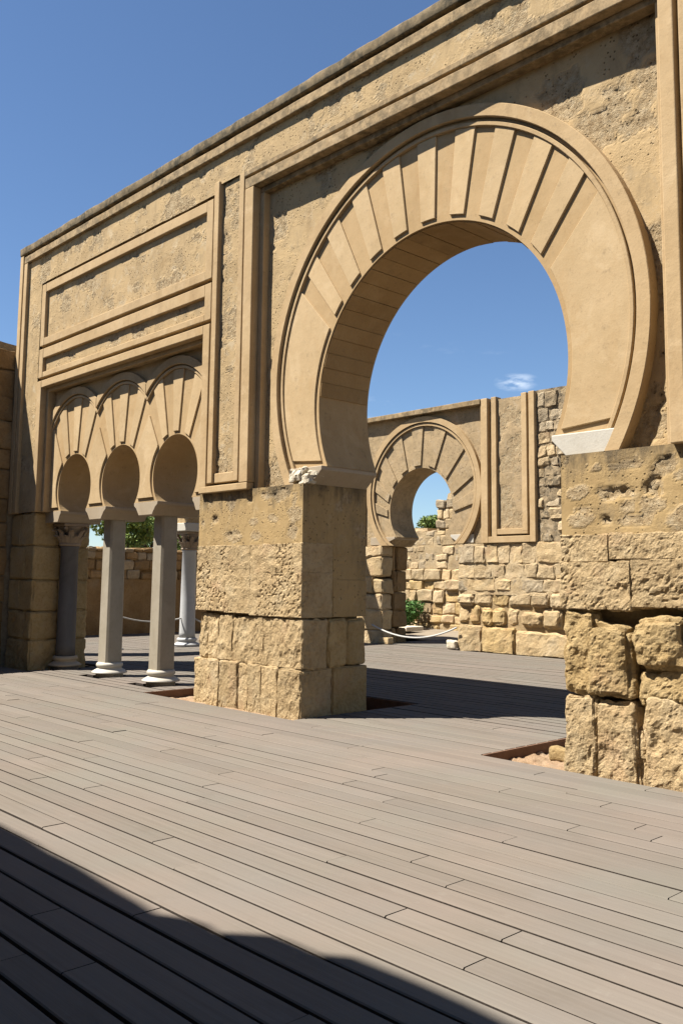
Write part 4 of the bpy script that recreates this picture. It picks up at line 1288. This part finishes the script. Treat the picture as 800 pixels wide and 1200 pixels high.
def tree(loc, blobs, n, size, h, label, mat='tree_leaf', seed=1, group=None, name='broadleaf_tree'):
    t = thing(name, label, 'tree', loc, group)
    x, y, _ = loc
    tube('trunk', [(x, y, -0.3), (x + 0.05, y, h * 0.5), (x - 0.08, y + 0.05, h)], [0.2, 0.15, 0.1], 'bark', t, 9)
    for i, b in enumerate(blobs):
        tube('limb', [(x, y, h * (0.55 + 0.1 * (i % 3))), ((x + b[0]) / 2, (y + b[1]) / 2, (h * 0.8 + b[2]) / 2), (b[0], b[1], b[2])], [0.08, 0.055, 0.02], 'bark', t, 6)
    foliage('crown', blobs, n, size, mat, t, seed)
    return t
q = random.Random(5)
def blobs_at(x, y, z, sx, sz, n, r, sd):
    k = random.Random(sd)
    return [(x + k.uniform(-sx, sx), y + k.uniform(-sx, sx), z + k.uniform(-sz, sz), r * k.uniform(0.6, 1.2), r * k.uniform(0.6, 1.2), r * k.uniform(0.5, 0.9)) for _ in range(n)]
tree((-22.0, 10.9, -0.3), blobs_at(-22.0, 10.9, 3.25, 1.2, 0.6, 16, 0.7, 3), 8000, 0.085, 2.4, 'bushy green tree rising behind the low brown shaded wall', seed=3)
tree((-24.3, 14.3, -0.3), blobs_at(-24.3, 14.3, 2.8, 0.9, 0.4, 9, 0.6, 6), 2600, 0.085, 2.1, 'olive green tree behind the brown wall beside the white column', seed=4)
tree((-19.35, 25.0, -0.3), blobs_at(-19.35, 25.0, 4.25, 0.45, 0.12, 6, 0.5, 7), 1800, 0.085, 3.4, 'distant small tree top peeping over the far ruined wall', seed=5)
bu = thing('leafy_bush', 'low bright green bush growing at the foot of the far ruined wall', 'bush', (-13.2, 16.3, 0))
foliage('leaves', blobs_at(-13.15, 16.3, 0.55, 0.35, 0.35, 8, 0.42, 9), 2600, 0.06, 'bush_leaf', bu, 8)
for i in range(5):
    tube('stem', [(-13.15 + 0.05 * i, 16.3, -0.1), (-13.25 + 0.12 * i, 16.28 + 0.05 * (i % 2), 0.7)], [0.02, 0.01], 'bark', bu, 5)

# ================================================================== ROPES, POST, LOOSE STONES
def rope(name, a, b, sag, label, r=0.016, group=None):
    pts = []
    for i in range(25):
        t = i / 24
        p = Vector(a).lerp(Vector(b), t)
        p.z -= sag * 4 * t * (1 - t)
        pts.append(p)
    return tag(tube(name, pts, r, 'rope_fibre'), label, 'rope', group)
rope('barrier_rope', (-8.32, 9.66, 0.47), (-5.55, 9.66, 0.52), 0.28, 'white barrier rope sagging across the foot of the smaller arch', 0.022)
rope('barrier_rope', (-10.15, 3.50, 0.73), (-10.17, CY - 0.17, 0.66), 0.10, 'white barrier rope between the thin white post and the white marble column', 0.018)
rope('barrier_rope', (-10.17, CY + 0.17, 0.66), (-10.1, 7.6, 0.62), 0.30, 'white barrier rope running from the white column behind the great pier', 0.018)
pt = thing('barrier_post', 'thin white post beside the arcade column holding the rope', 'post', (-10.15, 3.50, 0))
lathe('pole', (-10.15, 3.50), [(0.005, 0.0), (0.032, 0.0), (0.032, 2.25), (0.02, 2.28), (0.005, 2.28)], 'post_paint', pt, 10)
lathe('foot', (-10.15, 3.50), [(0.005, 0.0), (0.10, 0.0), (0.10, 0.02), (0.04, 0.04), (0.005, 0.04)], 'post_paint', pt, 14)
tag(stone('plinth_block', (-8.05, -7.72, 9.62, 9.82, 0.0, 0.17), 'rough_stone', None, sp=0.04, r=0.02, amp=0.015), 'small square pale plinth block under the smaller arch by its left pier', 'block')
tag(stone('white_block', (-5.83, -5.58, 9.62, 9.80, 0.0, 0.24), 'white_stone', None, sp=0.03, r=0.05, amp=0.05, warp=0.04, k=3), 'small lump of white stone at the right foot of the smaller arch', 'stone')
tag(stone('floor_slab', (-12.3, -11.2, 14.1, 14.9, 0.02, 0.16), 'white_stone', None, sp=0.1, r=0.03, amp=0.02), 'pale flat slab lying on the path beyond the smaller arch', 'slab')
tag(stone('loose_stone', (3.02, 3.42, 0.60, 0.73, -0.10, 0.03), 'ochre_stone', None, sp=0.03, r=0.03, amp=0.02, k=2), 'short brown stone lying in the deck opening beside the right pier', 'stone')
